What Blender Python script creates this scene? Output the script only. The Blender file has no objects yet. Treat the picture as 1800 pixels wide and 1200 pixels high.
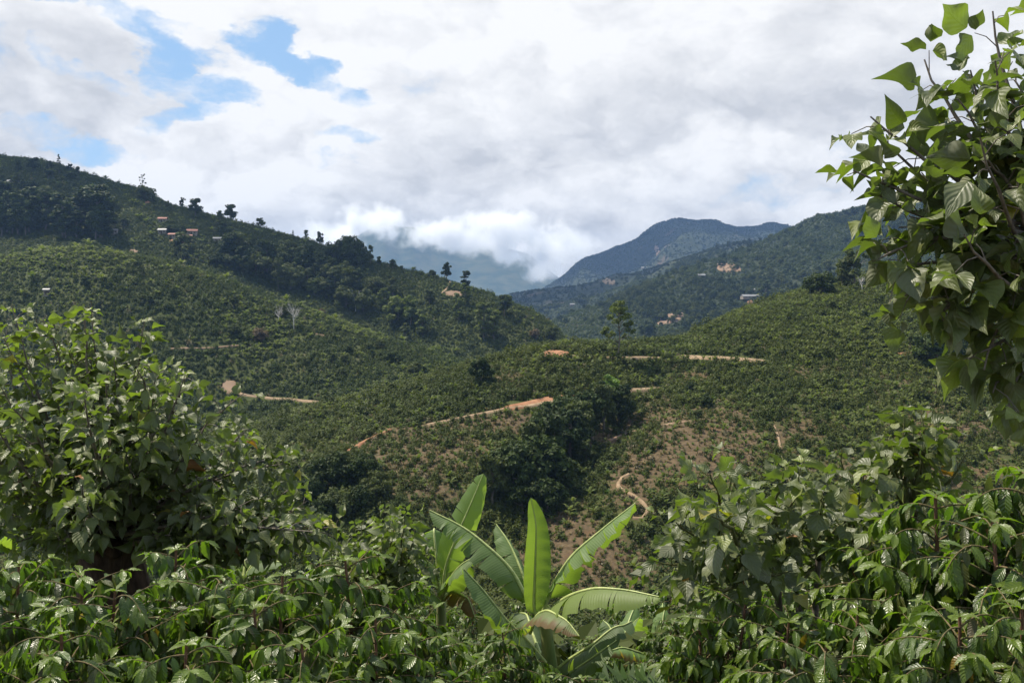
import bpy, math, random
import numpy as np
from mathutils import Vector, Matrix

random.seed(7)
RNG = np.random.default_rng(11)
SC = bpy.context.scene
COL = SC.collection
F = 1559.0          # focal length in pixels of the 1800 wide photograph
HY = 520.0          # pixel row of the horizon


def at(px, py, Y):
    return np.array([(px - 900.0) / F * Y, Y, (HY - py) / F * Y])


# ------------------------------------------------------------------ camera
cam_d = bpy.data.cameras.new('camera')
cam = bpy.data.objects.new('camera', cam_d)
COL.objects.link(cam)
cam.location = (0, 0, 0)
cam.rotation_euler = (math.radians(90), 0, 0)
cam_d.sensor_width = 36.0
cam_d.lens = 36.0 * F / 1800.0
cam_d.shift_y = -80.0 / 1800.0
cam_d.clip_start = 0.1
cam_d.clip_end = 60000
SC.camera = cam

# ------------------------------------------------------------------ exposure, render
SC.view_settings.view_transform = 'Standard'
SC.view_settings.look = 'None'
SC.view_settings.exposure = 0.5
SC.view_settings.gamma = 1.0
SC.view_settings.use_curve_mapping = False
SC.render.engine = 'CYCLES'
SC.cycles.max_bounces = 8
SC.cycles.diffuse_bounces = 3
SC.cycles.glossy_bounces = 2
SC.cycles.transmission_bounces = 3
SC.cycles.volume_bounces = 4
SC.cycles.use_denoising = True
try:
    SC.cycles.denoiser = 'OPENIMAGEDENOISE'
    SC.cycles.denoising_input_passes = 'RGB_ALBEDO_NORMAL'
    SC.cycles.denoising_prefilter = 'ACCURATE'
except Exception:
    pass

# ------------------------------------------------------------------ sun
SUN_EL, SUN_AZ = math.radians(60), math.radians(-60)     # azimuth from +Y (view) towards +X
sdir = Vector((math.sin(SUN_AZ) * math.cos(SUN_EL), math.cos(SUN_AZ) * math.cos(SUN_EL), math.sin(SUN_EL)))
sun_d = bpy.data.lights.new('sun', 'SUN')
sun_d.energy = 5.0
sun_d.angle = math.radians(0.5)
sun_d.color = (1.0, 0.92, 0.77)
sun = bpy.data.objects.new('sun', sun_d)
COL.objects.link(sun)
sun.rotation_euler = sdir.to_track_quat('Z', 'Y').to_euler()
sun.location = sdir * 300


# ------------------------------------------------------------------ node helpers
class NT:
    def __init__(self, nt):
        self.nt = nt

    def n(self, typ, **kw):
        nd = self.nt.nodes.new(typ)
        for k, v in kw.items():
            setattr(nd, k, v)
        return nd

    def link(self, a, b):
        self.nt.links.new(a, b)

    def put(self, sock, v):
        if v is None:
            return
        if hasattr(v, 'is_output'):
            self.link(v, sock)
        else:
            if hasattr(sock, 'default_value'):
                try:
                    sock.default_value = v
                except Exception:
                    sock.default_value = (*v, 1.0) if len(v) == 3 else v

    def math(self, op, a, b=None, c=None, clamp=False):
        nd = self.n('ShaderNodeMath', operation=op)
        nd.use_clamp = clamp
        self.put(nd.inputs[0], a)
        if b is not None:
            self.put(nd.inputs[1], b)
        if c is not None:
            self.put(nd.inputs[2], c)
        return nd.outputs[0]

    def vmath(self, op, a, b=None, scale=None):
        nd = self.n('ShaderNodeVectorMath', operation=op)
        self.put(nd.inputs[0], a)
        if b is not None:
            self.put(nd.inputs[1], b)
        if scale is not None:
            self.put(nd.inputs[3], scale)
        return nd.outputs['Value'] if op in ('DOT_PRODUCT', 'LENGTH', 'DISTANCE') else nd.outputs['Vector']

    def noise(self, vec, scale, detail=6, rough=0.55, dist=0.0):
        nd = self.n('ShaderNodeTexNoise')
        if vec is not None:
            self.link(vec, nd.inputs['Vector'])
        nd.inputs['Scale'].default_value = scale
        nd.inputs['Detail'].default_value = detail
        nd.inputs['Roughness'].default_value = rough
        nd.inputs['Distortion'].default_value = dist
        return nd.outputs['Fac']

    def ramp(self, v, lo, hi, a=0.0, b=1.0, smooth=True):
        nd = self.n('ShaderNodeMapRange')
        nd.interpolation_type = 'SMOOTHSTEP' if smooth else 'LINEAR'
        self.put(nd.inputs[0], v)
        nd.inputs[1].default_value = lo
        nd.inputs[2].default_value = hi
        nd.inputs[3].default_value = a
        nd.inputs[4].default_value = b
        return nd.outputs[0]

    def mix(self, fac, a, b, blend='MIX'):
        nd = self.n('ShaderNodeMix', data_type='RGBA', blend_type=blend)
        self.put(nd.inputs[0], fac)
        self.put(nd.inputs[6], a if hasattr(a, 'is_output') else (*a[:3], 1.0))
        self.put(nd.inputs[7], b if hasattr(b, 'is_output') else (*b[:3], 1.0))
        return nd.outputs[2]


# ------------------------------------------------------------------ world: Nishita sky behind a deck of broken cloud
world = bpy.data.worlds.new('World')
SC.world = world
world.use_nodes = True
world.node_tree.nodes.clear()
W = NT(world.node_tree)
STR = 0.1
sky = W.n('ShaderNodeTexSky')
sky.sky_type = 'NISHITA'
sky.sun_disc = False
sky.sun_elevation = SUN_EL
sky.sun_rotation = SUN_AZ
sky.air_density = 1.0
sky.dust_density = 0.4
tc = W.n('ShaderNodeTexCoord')
sep = W.n('ShaderNodeSeparateXYZ')
W.link(tc.outputs['Generated'], sep.inputs[0])
dx, dy, dz = sep.outputs
comb = W.n('ShaderNodeCombineXYZ')
W.link(dx, comb.inputs[0])
W.link(dy, comb.inputs[1])
W.link(W.math('MULTIPLY', dz, 1.7), comb.inputs[2])
cvec = comb.outputs[0]
warp = W.n('ShaderNodeTexNoise')
W.link(cvec, warp.inputs['Vector'])
warp.inputs['Scale'].default_value = 5.0
warp.inputs['Detail'].default_value = 8
warp.inputs['Roughness'].default_value = 0.6
wv = W.vmath('SUBTRACT', warp.outputs['Color'], (0.5, 0.5, 0.5))
cvw = W.vmath('ADD', cvec, W.vmath('SCALE', wv, scale=0.10))
n_big = W.noise(cvw, 5.0, 12, 0.56)
sunoff = W.vmath('ADD', cvw, (sdir.x * 0.03 - 0.012, 0.0, 0.035))
n_off = W.noise(sunoff, 5.0, 12, 0.56)
wsep = W.n('ShaderNodeSeparateXYZ')
W.link(wv, wsep.inputs[0])
wdx = W.math('ADD', dx, W.math('MULTIPLY', wsep.outputs[0], 0.24))
wdz = W.math('ADD', dz, W.math('MULTIPLY', wsep.outputs[2], 0.15))
front = W.math('GREATER_THAN', dy, 0.0)


def skyblob(px, py, rx, ry, ang=0.0):
    """soft oval zone around a sky direction, its outline carried by the cloud noise"""
    v = Vector(((px - 900) / F, 1.0, (HY - py) / F)).normalized()
    ax = W.math('SUBTRACT', wdx, v.x)
    az = W.math('SUBTRACT', wdz, v.z)
    c, s = math.cos(ang), math.sin(ang)
    p = W.math('ADD', W.math('MULTIPLY', ax, c), W.math('MULTIPLY', az, s))
    q = W.math('SUBTRACT', W.math('MULTIPLY', az, c), W.math('MULTIPLY', ax, s))
    p = W.math('DIVIDE', p, rx / F * 0.93)
    q = W.math('DIVIDE', q, ry / F * 0.93)
    r2 = W.math('ADD', W.math('MULTIPLY', p, p), W.math('MULTIPLY', q, q))
    return W.math('MULTIPLY', W.ramp(r2, 0.0, 2.2, 1.0, 0.0), front)


vor = W.n('ShaderNodeTexVoronoi', feature='SMOOTH_F1')
W.link(W.vmath('ADD', cvec, W.vmath('SCALE', wv, scale=0.16)), vor.inputs['Vector'])
vor.inputs['Scale'].default_value = 9.0
vor.inputs['Detail'].default_value = 4.0
vor.inputs['Roughness'].default_value = 0.6
vor.inputs['Smoothness'].default_value = 0.35
billow = vor.outputs['Distance']
holes = None
for (px, py, rx, ry, ang, st) in [(530, 128, 130, 20, -0.30, 0.92), (420, 60, 46, 44, -0.7, 0.8), (250, 35, 90, 30, -0.45, 0.95),
                                  (270, 120, 34, 80, 0.15, 0.8), (335, 160, 75, 30, 0.0, 0.9), (180, 5, 120, 18, 0.0, 0.95),
                                  (640, 234, 60, 18, 0.0, 0.85), (605, 292, 60, 18, 0.0, 0.7), (10, 242, 50, 22, 0, 0.6),
                                  (160, 145, 60, 16, -0.5, 0.65), (300, 215, 70, 20, 0.4, 0.6), (120, 278, 90, 14, 0, 0.5), (770, 150, 70, 26, 0, 0.3),
                                  (1480, 300, 80, 24, 0.3, 0.3), (1330, 345, 110, 16, 0, 0.3), (-160, 60, 120, 60, 0, 0.7)]:
    b = W.math('MULTIPLY', skyblob(px, py, rx, ry, ang), st)
    holes = b if holes is None else W.math('MAXIMUM', holes, b)
# overhead and behind the camera the cloud is more broken
over = W.math('MAXIMUM', W.ramp(dz, 0.42, 0.62), W.ramp(dy, 0.1, -0.25))
holes = W.math('MAXIMUM', holes, W.math('MULTIPLY', over, 0.78))
fine = W.noise(cvw, 14.0, 9, 0.62)
cov = W.math('ADD', W.math('MULTIPLY', W.math('SUBTRACT', n_big, 0.5), -1.3), W.math('MULTIPLY', W.math('SUBTRACT', fine, 0.5), -2.2))
cov = W.math('ADD', cov, W.math('MULTIPLY', W.math('SUBTRACT', billow, 0.6), 0.35))
gap = W.ramp(W.math('ADD', holes, cov), 0.42, 1.35)
gap = W.math('MULTIPLY', gap, W.ramp(holes, 0.05, 0.35))
# cloud light and grey bellies
lit = W.math('MULTIPLY', W.math('SUBTRACT', n_big, n_off), 2.6)
big_grey = W.noise(cvw, 2.6, 5, 0.5)
grey_zone = None
for (px, py, rx, ry, ang, st) in [(1520, 130, 330, 110, -0.1, 0.30), (20, 150, 200, 100, 0.3, 0.62), (1150, 160, 420, 50, 0.0, 0.22),
                                  (450, 265, 160, 40, 0.2, 0.30), (1560, 215, 160, 40, 0.1, 0.40), (740, 400, 200, 26, 0, 0.36), (1010, 400, 130, 30, 0, .40), (950, 250, 200, 30, 0, .2)]:
    b = W.math('MULTIPLY', skyblob(px, py, rx, ry, ang), st * 1.0)
    grey_zone = b if grey_zone is None else W.math('ADD', grey_zone, b)
white = W.math('ADD', 1.30, lit)
white = W.math('ADD', white, W.math('MULTIPLY', W.math('SUBTRACT', 0.56, billow), W.ramp(dz, 0.05, 0.30, 1.0, 0.45)))
white = W.math('ADD', white, W.math('MULTIPLY', W.math('SUBTRACT', big_grey, 0.5), 1.0))
white = W.math('ADD', white, W.math('MULTIPLY', W.math('SUBTRACT', fine, 0.5), 0.7))
white = W.math('SUBTRACT', white, grey_zone)
white = W.math('MAXIMUM', W.math('MINIMUM', white, 1.0), 0.0)
ccol = W.mix(white, (0.44 / STR, 0.453 / STR, 0.48 / STR), (0.72 / STR, 0.72 / STR, 0.72 / STR))
skyblue = W.mix(0.65, sky.outputs[0], (0.25 / STR, 0.42 / STR, 0.64 / STR))
wcol = W.mix(gap, ccol, skyblue)
bg = W.n('ShaderNodeBackground')
W.link(wcol, bg.inputs['Color'])
bg.inputs['Strength'].default_value = STR
wo = W.n('ShaderNodeOutputWorld')
W.link(bg.outputs[0], wo.inputs['Surface'])


# ------------------------------------------------------------------ numeric helpers
def _hash(ix, iy, seed):
    h = (ix.astype(np.int64) * 374761393 + iy.astype(np.int64) * 668265263 + seed * 1442695041) & 0x7fffffff
    h = ((h ^ (h >> 13)) * 1274126177) & 0x7fffffff
    h = h ^ (h >> 16)
    return (h & 0xffff) / 65535.0


def vnoise(x, y, seed=0):
    x = np.asarray(x, float)
    y = np.asarray(y, float)
    ix, iy = np.floor(x), np.floor(y)
    fx, fy = x - ix, y - iy
    fx = fx * fx * (3 - 2 * fx)
    fy = fy * fy * (3 - 2 * fy)
    a = _hash(ix, iy, seed)
    b = _hash(ix + 1, iy, seed)
    c = _hash(ix, iy + 1, seed)
    d = _hash(ix + 1, iy + 1, seed)
    return (a * (1 - fx) + b * fx) * (1 - fy) + (c * (1 - fx) + d * fx) * fy


def fbm(x, y, octv=4, seed=0, gain=0.5):
    s, a, t = 0.0, 1.0, 0.0
    for k in range(octv):
        s = s + a * vnoise(x * 2 ** k + 17.3 * k, y * 2 ** k - 9.1 * k, seed + k)
        t += a
        a *= gain
    return s / t


def pchip(x, y, xq):
    h = np.diff(x)
    dl = np.diff(y) / h
    d = np.zeros_like(y)
    for k in range(1, len(x) - 1):
        if dl[k - 1] * dl[k] > 0:
            w1, w2 = 2 * h[k] + h[k - 1], h[k] + 2 * h[k - 1]
            d[k] = (w1 + w2) / (w1 / dl[k - 1] + w2 / dl[k])
    d[0], d[-1] = dl[0], dl[-1]
    i = np.clip(np.searchsorted(x, xq) - 1, 0, len(h) - 1)
    t = (xq - x[i]) / h[i]
    t2, t3 = t * t, t * t * t
    return (2 * t3 - 3 * t2 + 1) * y[i] + (t3 - 2 * t2 + t) * h[i] * d[i] + (-2 * t3 + 3 * t2) * y[i + 1] + (t3 - t2) * h[i] * d[i + 1]


# ------------------------------------------------------------------ mesh helpers
class MB:
    """collects quads; build() links them as ONE mesh object"""

    def __init__(self):
        self.V, self.F, self.UV, self.T, self.n = [], [], [], [], 0

    def add(self, V, Fq, uv=None, tint=None):
        V = np.asarray(V, float).reshape(-1, 3)
        Fq = np.asarray(Fq, int).reshape(-1, 4)
        self.V.append(V)
        self.F.append(Fq + self.n)
        self.UV.append(np.zeros((len(V), 2)) if uv is None else np.asarray(uv, float))
        if tint is None:
            tint = np.ones((len(V), 3))
        tint = np.asarray(tint, float)
        if tint.ndim == 1:
            tint = np.repeat(tint[None], len(V), 0)
        self.T.append(tint)
        self.n += len(V)
        return self

    def mesh(self, name, mat, smooth=True):
        V = np.concatenate(self.V)
        Fq = np.concatenate(self.F)
        UV = np.concatenate(self.UV)
        T = np.concatenate(self.T)
        me = bpy.data.meshes.new(name)
        me.vertices.add(len(V))
        me.vertices.foreach_set('co', V.astype(np.float32).ravel())
        tri = Fq[:, 3] == Fq[:, 2]
        cnt = np.where(tri, 3, 4)
        me.loops.add(int(cnt.sum()))
        me.polygons.add(len(Fq))
        keep = np.ones(Fq.shape, bool)
        keep[tri, 3] = False
        li = Fq[keep]
        me.loops.foreach_set('vertex_index', li.astype(np.int32))
        st = np.concatenate([[0], np.cumsum(cnt)[:-1]])
        me.polygons.foreach_set('loop_start', st.astype(np.int32))
        me.polygons.foreach_set('loop_total', cnt.astype(np.int32))
        me.polygons.foreach_set('use_smooth', np.full(len(Fq), smooth))
        uvl = me.uv_layers.new(name='UVMap')
        uvl.data.foreach_set('uv', UV[li].astype(np.float32).ravel())
        at_ = me.attributes.new('tint', 'FLOAT_COLOR', 'POINT')
        at_.data.foreach_set('color', np.concatenate([T, np.ones((len(T), 1))], 1).astype(np.float32).ravel())
        me.update(calc_edges=True)
        me.materials.append(mat)
        return me

    def build(self, name, mat, parent=None, loc=None, smooth=True, link=True):
        me = self.mesh(name, mat, smooth)
        o = bpy.data.objects.new(name, me)
        if link:
            COL.objects.link(o)
        if parent is not None:
            o.parent = parent
        if loc is not None:
            o.location = loc
        return o


def tube(pts, rad, sides=6):
    pts = np.asarray(pts, float)
    rad = np.broadcast_to(np.asarray(rad, float), (len(pts),))
    tg = np.gradient(pts, axis=0)
    tg /= np.linalg.norm(tg, axis=1, keepdims=True) + 1e-9
    ref = np.where(np.abs(tg[:, 2:3]) > 0.9, np.array([[1.0, 0, 0]]), np.array([[0, 0, 1.0]]))
    s = np.cross(tg, ref)
    s /= np.linalg.norm(s, axis=1, keepdims=True) + 1e-9
    for k in range(1, len(s)):          # keep rings from flipping
        v = s[k - 1] - tg[k] * np.dot(s[k - 1], tg[k])
        s[k] = v / (np.linalg.norm(v) + 1e-9)
    u = np.cross(s, tg)
    a = np.linspace(0, 2 * np.pi, sides, endpoint=False)
    V = pts[:, None] + rad[:, None, None] * (np.cos(a)[None, :, None] * s[:, None] + np.sin(a)[None, :, None] * u[:, None])
    m = len(pts)
    i = np.arange(m - 1)[:, None] * sides
    j = np.arange(sides)[None]
    j2 = (j + 1) % sides
    Fq = np.stack([i + j, i + j2, i + sides + j2, i + sides + j], -1).reshape(-1, 4)
    uv = np.stack(np.broadcast_arrays(a[None] / 6.28, np.linspace(0, 1, m)[:, None]), -1).reshape(-1, 2)
    return V.reshape(-1, 3), Fq, uv


def bez(p0, p1, p2, n=9):
    t = np.linspace(0, 1, n)[:, None]
    return (1 - t) ** 2 * np.asarray(p0) + 2 * t * (1 - t) * np.asarray(p1) + t * t * np.asarray(p2)


def unit(v):
    v = np.asarray(v, float)
    return v / (np.linalg.norm(v, axis=-1, keepdims=True) + 1e-9)


def tag(o, label=None, cat=None, group=None, kind=None):
    if label:
        o['label'] = label
    if cat:
        o['category'] = cat
    if group:
        o['group'] = group
    if kind:
        o['kind'] = kind
    return o


def empty(name, loc, label, cat, group=None):
    o = bpy.data.objects.new(name, None)
    o.empty_display_size = 0.2
    COL.objects.link(o)
    o.location = tuple(loc)
    return tag(o, label, cat, group)


def copy_tree(root, loc, rz=0.0, scale=(1, 1, 1), label=None, cat=None, group=None, name=None):
    r = root.copy()
    if name:
        r.name = name
    COL.objects.link(r)
    r.location = tuple(loc)
    r.rotation_euler = (0, 0, rz)
    r.scale = scale
    tag(r, label, cat, group)
    for ch in list(root.children):
        c = ch.copy()
        COL.objects.link(c)
        c.parent = r
        for g in ch.children:
            d = g.copy()
            COL.objects.link(d)
            d.parent = c
    return r


# ------------------------------------------------------------------ materials
def new_mat(name):
    m = bpy.data.materials.new(name)
    m.use_nodes = True
    m.node_tree.nodes.clear()
    return m, NT(m.node_tree)


def out_surface(N, sh, disp=None):
    o = N.n('ShaderNodeOutputMaterial')
    N.link(sh, o.inputs['Surface'])


def principled(N, col, rough=0.6, spec=0.4, normal=None):
    p = N.n('ShaderNodeBsdfPrincipled')
    N.put(p.inputs['Base Color'], col if hasattr(col, 'is_output') else (*col[:3], 1))
    N.put(p.inputs['Roughness'], rough)
    N.put(p.inputs['Specular IOR Level'], spec)
    if normal is not None:
        N.link(normal, p.inputs['Normal'])
    return p.outputs[0]


def bump(N, h, strength=0.3, dist=0.02):
    b = N.n('ShaderNodeBump')
    b.inputs['Strength'].default_value = strength
    b.inputs['Distance'].default_value = dist
    N.link(h, b.inputs['Height'])
    return b.outputs[0]


def leaf_material(name, top, under, rough=0.42, spec=0.5, trans=0.35, veins=14.0, vein_slope=0.9, vein_amt=0.25, transcol=(0.22, 0.34, 0.03)):
    m, N = new_mat(name)
    a = N.n('ShaderNodeAttribute', attribute_name='tint')
    uvn = N.n('ShaderNodeUVMap', uv_map='UVMap')
    s = N.n('ShaderNodeSeparateXYZ')
    N.link(uvn.outputs[0], s.inputs[0])
    ax = N.math('ABSOLUTE', N.math('SUBTRACT', s.outputs[0], 0.5))
    ph = N.math('SUBTRACT', s.outputs[1], N.math('MULTIPLY', ax, vein_slope))
    wv = N.math('SINE', N.math('MULTIPLY', ph, veins * 6.283))
    vline = N.ramp(wv, 0.80, 1.0)
    mid = N.ramp(ax, 0.015, 0.05, 1.0, 0.0)
    vein = N.math('MAXIMUM', mid, N.math('MULTIPLY', vline, 0.6))
    geo = N.n('ShaderNodeNewGeometry')
    nz = N.noise(geo.outputs['Position'], 9.0, 3, 0.5)
    topc = N.mix(1.0, N.mix(N.ramp(nz, 0.3, 0.7), tuple(0.82 * np.array(top)), tuple(1.15 * np.array(top))), a.outputs['Color'], 'MULTIPLY')
    topc = N.mix(N.math('MULTIPLY', vein, vein_amt), topc, tuple(np.minimum(1, np.array(top) * 2.6 + np.array([0.04, 0.05, 0.01]))))
    undc = N.mix(1.0, under, a.outputs['Color'], 'MULTIPLY')
    col = N.mix(geo.outputs['Backfacing'], topc, undc)
    hgt = N.math('ADD', N.math('MULTIPLY', wv, 0.5), N.math('MULTIPLY', mid, -1.0))
    nrm = bump(N, hgt, 0.35, 0.004)
    rg = N.math('ADD', rough, N.math('MULTIPLY', geo.outputs['Backfacing'], 0.2))
    p = principled(N, col, rg, spec, nrm)
    t = N.n('ShaderNodeBsdfTranslucent')
    N.link(N.mix(1.0, transcol, a.outputs['Color'], 'MULTIPLY'), t.inputs['Color'])
    mx = N.n('ShaderNodeMixShader')
    mx.inputs[0].default_value = trans
    N.link(p, mx.inputs[1])
    N.link(t.outputs[0], mx.inputs[2])
    out_surface(N, mx.outputs[0])
    return m


def cover_material(name, c1, c2, trans=0.2, patch=0.012, rough=0.55, spec=0.3, transcol=None):
    """far foliage: colour varies from plant to plant and in drifts over the slope"""
    m, N = new_mat(name)
    oi = N.n('ShaderNodeObjectInfo')
    nz = N.noise(oi.outputs['Location'], patch, 4, 0.6)
    f = N.math('ADD', N.math('MULTIPLY', N.ramp(nz, 0.3, 0.7), 0.6), N.math('MULTIPLY', oi.outputs['Random'], 0.4))
    a = N.n('ShaderNodeAttribute', attribute_name='tint')
    col = N.mix(1.0, N.mix(f, c1, c2), a.outputs['Color'], 'MULTIPLY')
    p = principled(N, col, rough, spec)
    t = N.n('ShaderNodeBsdfTranslucent')
    tcl = N.mix(1.0, col, (2.0, 2.1, 0.9), 'MULTIPLY')
    N.link(tcl, t.inputs['Color'])
    mx = N.n('ShaderNodeMixShader')
    mx.inputs[0].default_value = trans
    N.link(p, mx.inputs[1])
    N.link(t.outputs[0], mx.inputs[2])
    out_surface(N, mx.outputs[0])
    return m


def bark_material(name, c1, c2, scale=18.0):
    m, N = new_mat(name)
    tcn = N.n('ShaderNodeTexCoord')
    mp = N.n('ShaderNodeMapping')
    mp.inputs['Scale'].default_value = (1, 1, 0.35)
    N.link(tcn.outputs['Object'], mp.inputs[0])
    nz = N.noise(mp.outputs[0], scale, 6, 0.65, 0.5)
    col = N.mix(N.ramp(nz, 0.35, 0.68), c1, c2)
    out_surface(N, principled(N, col, 0.85, 0.2, bump(N, nz, 0.6, 0.02)))
    return m


def plain_material(name, c1, c2, scale, rough=0.8, spec=0.2, stretch=(1, 1, 1)):
    m, N = new_mat(name)
    tcn = N.n('ShaderNodeTexCoord')
    mp = N.n('ShaderNodeMapping')
    mp.inputs['Scale'].default_value = stretch
    N.link(tcn.outputs['Object'], mp.inputs[0])
    nz = N.noise(mp.outputs[0], scale, 6, 0.6)
    out_surface(N, principled(N, N.mix(N.ramp(nz, 0.3, 0.7), c1, c2), rough, spec, bump(N, nz, 0.4, 0.05)))
    return m


M = {}
M['bark_dark'] = bark_material('dark bark', (0.030, 0.018, 0.014), (0.085, 0.055, 0.042))
M['bark_grey'] = bark_material('grey bark', (0.10, 0.085, 0.07), (0.22, 0.19, 0.16), 30)
M['bark_far'] = bark_material('far bark', (0.09, 0.075, 0.06), (0.20, 0.17, 0.14), 2)
M['bark_pale'] = bark_material('pale bare wood', (0.42, 0.39, 0.36), (0.62, 0.59, 0.55), 2)
M['twig_green'] = bark_material('green twig', (0.07, 0.09, 0.03), (0.16, 0.15, 0.07), 40)
M['coffee_twig'] = bark_material('coffee twig', (0.09, 0.085, 0.035), (0.20, 0.14, 0.08), 40)
M['coffee_stem'] = bark_material('red brown coffee stem', (0.10, 0.05, 0.03), (0.22, 0.12, 0.08), 40)
M['shade_leaf'] = leaf_material('shade tree leaf', (0.088, 0.104, 0.033), (0.125, 0.136, 0.064), 0.48, 0.62, 0.26, 6.0, 0.8, 0.14, (0.20, 0.32, 0.025))
M['coffee_leaf'] = leaf_material('coffee leaf', (0.050, 0.082, 0.010), (0.085, 0.104, 0.034), 0.34, 0.55, 0.26, 9.0, 0.35, 0.25, (0.16, 0.34, 0.02))
M['banana_leaf'] = leaf_material('banana leaf', (0.076, 0.145, 0.024), (0.115, 0.175, 0.058), 0.38, 0.5, 0.38, 60.0, 0.06, 0.10, (0.30, 0.46, 0.04))
M['banana_rib'] = plain_material('banana midrib', (0.30, 0.36, 0.12), (0.42, 0.46, 0.18), 9, 0.45, 0.4)
M['banana_stem'] = plain_material('banana stem', (0.10, 0.15, 0.045), (0.24, 0.24, 0.10), 9, 0.5, 0.4, (1, 1, 0.2))
M['coffee_far'] = cover_material('coffee foliage', (0.028, 0.043, 0.008), (0.077, 0.091, 0.018), 0.2, 0.012, 0.6, 0.15)
M['coffee_hill'] = cover_material('coffee hill foliage', (0.026, 0.044, 0.009), (0.064, 0.083, 0.016), 0.2, 0.006, 0.6, 0.15)
M['banana_far'] = cover_material('banana far foliage', (0.062, 0.088, 0.018), (0.125, 0.148, 0.036), 0.3, 0.012, 0.6, 0.2)
M['dry_shrub'] = cover_material('dry shrub foliage', (0.090, 0.075, 0.035), (0.15, 0.125, 0.06), 0.15)
M['tree_dark'] = cover_material('dark tree foliage', (0.022, 0.038, 0.010), (0.046, 0.064, 0.015), 0.18, 0.012, 0.6, 0.15)
M['tree_mid'] = cover_material('mid tree foliage', (0.048, 0.066, 0.018), (0.088, 0.102, 0.028), 0.22, 0.012, 0.6, 0.2)
M['tree_olive'] = cover_material('olive tree foliage', (0.072, 0.098, 0.022), (0.115, 0.138, 0.034), 0.3, 0.012, 0.6, 0.2)
M['tree_bright'] = cover_material('bright tree foliage', (0.10, 0.17, 0.03), (0.15, 0.22, 0.045), 0.3)
M['tree_brown'] = cover_material('brown tree foliage', (0.085, 0.06, 0.03), (0.13, 0.09, 0.045), 0.2)
M['dry_grass'] = cover_material('dry grass', (0.12, 0.10, 0.05), (0.20, 0.16, 0.085), 0.25)
M['weed'] = cover_material('weeds', (0.045, 0.085, 0.018), (0.10, 0.15, 0.035), 0.3, 0.3)
M['soil_red'] = plain_material('red earth', (0.19, 0.085, 0.042), (0.34, 0.17, 0.09), 0.35)
M['soil_tan'] = plain_material('tan dirt', (0.19, 0.128, 0.074), (0.31, 0.22, 0.138), 0.5)
M['soil_pale'] = plain_material('pale pinkish earth', (0.17, 0.108, 0.068), (0.26, 0.175, 0.115), 0.05)
M['roof_red'] = plain_material('red roof sheet', (0.20, 0.075, 0.05), (0.30, 0.12, 0.085), 0.8, 0.6)
M['roof_tin'] = plain_material('tin roof sheet', (0.14, 0.14, 0.14), (0.28, 0.27, 0.26), 0.6, 0.45, 0.4)
M['wall_paint'] = plain_material('painted wall', (0.20, 0.17, 0.14), (0.32, 0.28, 0.24), 0.8)
M['dark_opening'] = plain_material('dark wood', (0.05, 0.035, 0.025), (0.10, 0.07, 0.05), 2)

# ------------------------------------------------------------------ the land: one height field seen in layers of ridges
pxs = np.arange(-800, 2601, 6.0)
NCOL = len(pxs)
Ys = 1.5 * 1.012 ** np.arange(0, 696)
NROW = len(Ys)


def cv(pts):
    p = np.array(pts, float)
    v = np.interp(pxs, p[:, 0], p[:, 1])
    k = np.array([1, 3, 4, 3, 1.0])
    k /= k.sum()
    vp = np.pad(v, 2, mode='edge')
    return sum(k[i] * vp[i:i + NCOL] for i in range(5))


def c0(v):
    return np.full(NCOL, float(v))


near = [(0.5, -1.72), (4, -2.75), (8, -3.95), (14, -6.8), (30, -16.5), (60, -35.0), (95, -46.0)]
B_py = cv([(-800, 1180), (0, 1120), (600, 1065), (1100, 1050), (1800, 1040), (2600, 1000)])
C_py = cv([(-800, 1010), (0, 960), (500, 885), (850, 862), (1100, 855), (1500, 835), (1800, 822), (2600, 800)])
D_py = cv([(-800, 900), (0, 850), (500, 778), (700, 752), (900, 725), (1100, 718), (1400, 702), (1800, 690), (2600, 640)])
E_py = cv([(-800, 860), (0, 800), (300, 772), (430, 757), (560, 720), (720, 682), (830, 643), (940, 614), (1000, 605), (1100, 608),
           (1200, 598), (1300, 548), (1430, 505), (1560, 484), (1700, 464), (1800, 450), (2600, 380)])
E_Y = cv([(-800, 262), (500, 275), (900, 295), (1100, 310), (1300, 380), (1500, 420), (1800, 450), (2600, 520)])
F_py = cv([(-800, 880), (0, 835), (430, 792), (560, 752), (720, 715), (830, 690), (1000, 680), (1100, 700), (1300, 660), (1800, 560), (2600, 480)])
F_Y = E_Y + 65
G_py = cv([(-800, 440), (0, 455), (150, 436), (240, 450), (300, 463), (390, 491), (470, 526), (550, 549), (600, 571), (700, 602),
           (780, 628), (830, 648), (900, 664), (1000, 672), (1300, 648), (1800, 550), (2600, 480)])
G_Y = cv([(-800, 520), (500, 520), (830, 460), (1000, 470), (1300, 560), (2600, 720)])
H_py = cv([(-800, 446), (0, 462), (150, 446), (240, 466), (300, 484), (390, 512), (470, 556), (550, 586), (640, 640), (720, 650), (800, 655),
           (900, 665), (1000, 670), (1300, 640), (1800, 548), (2600, 480)])
H_Y = cv([(-800, 590), (500, 590), (830, 545), (1000, 560), (1300, 640), (2600, 800)])
I_py = cv([(-800, 150), (-300, 232), (0, 277), (50, 282), (100, 291), (150, 309), (190, 320), (240, 333), (300, 362), (380, 383), (440, 397),
           (520, 417), (570, 433), (640, 456), (700, 471), (780, 491), (860, 516), (930, 546), (960, 563), (990, 592), (1020, 625),
           (1100, 650), (1300, 630), (1800, 545), (2600, 480)])
I_Y = cv([(-800, 1000), (0, 900), (300, 840), (640, 760), (800, 700), (1000, 640), (1300, 720), (2600, 900)])
J_py = cv([(-800, 300), (0, 420), (640, 545), (960, 630), (1050, 640), (1300, 620), (1800, 540), (2600, 475)])
J_Y = I_Y + 170
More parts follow.
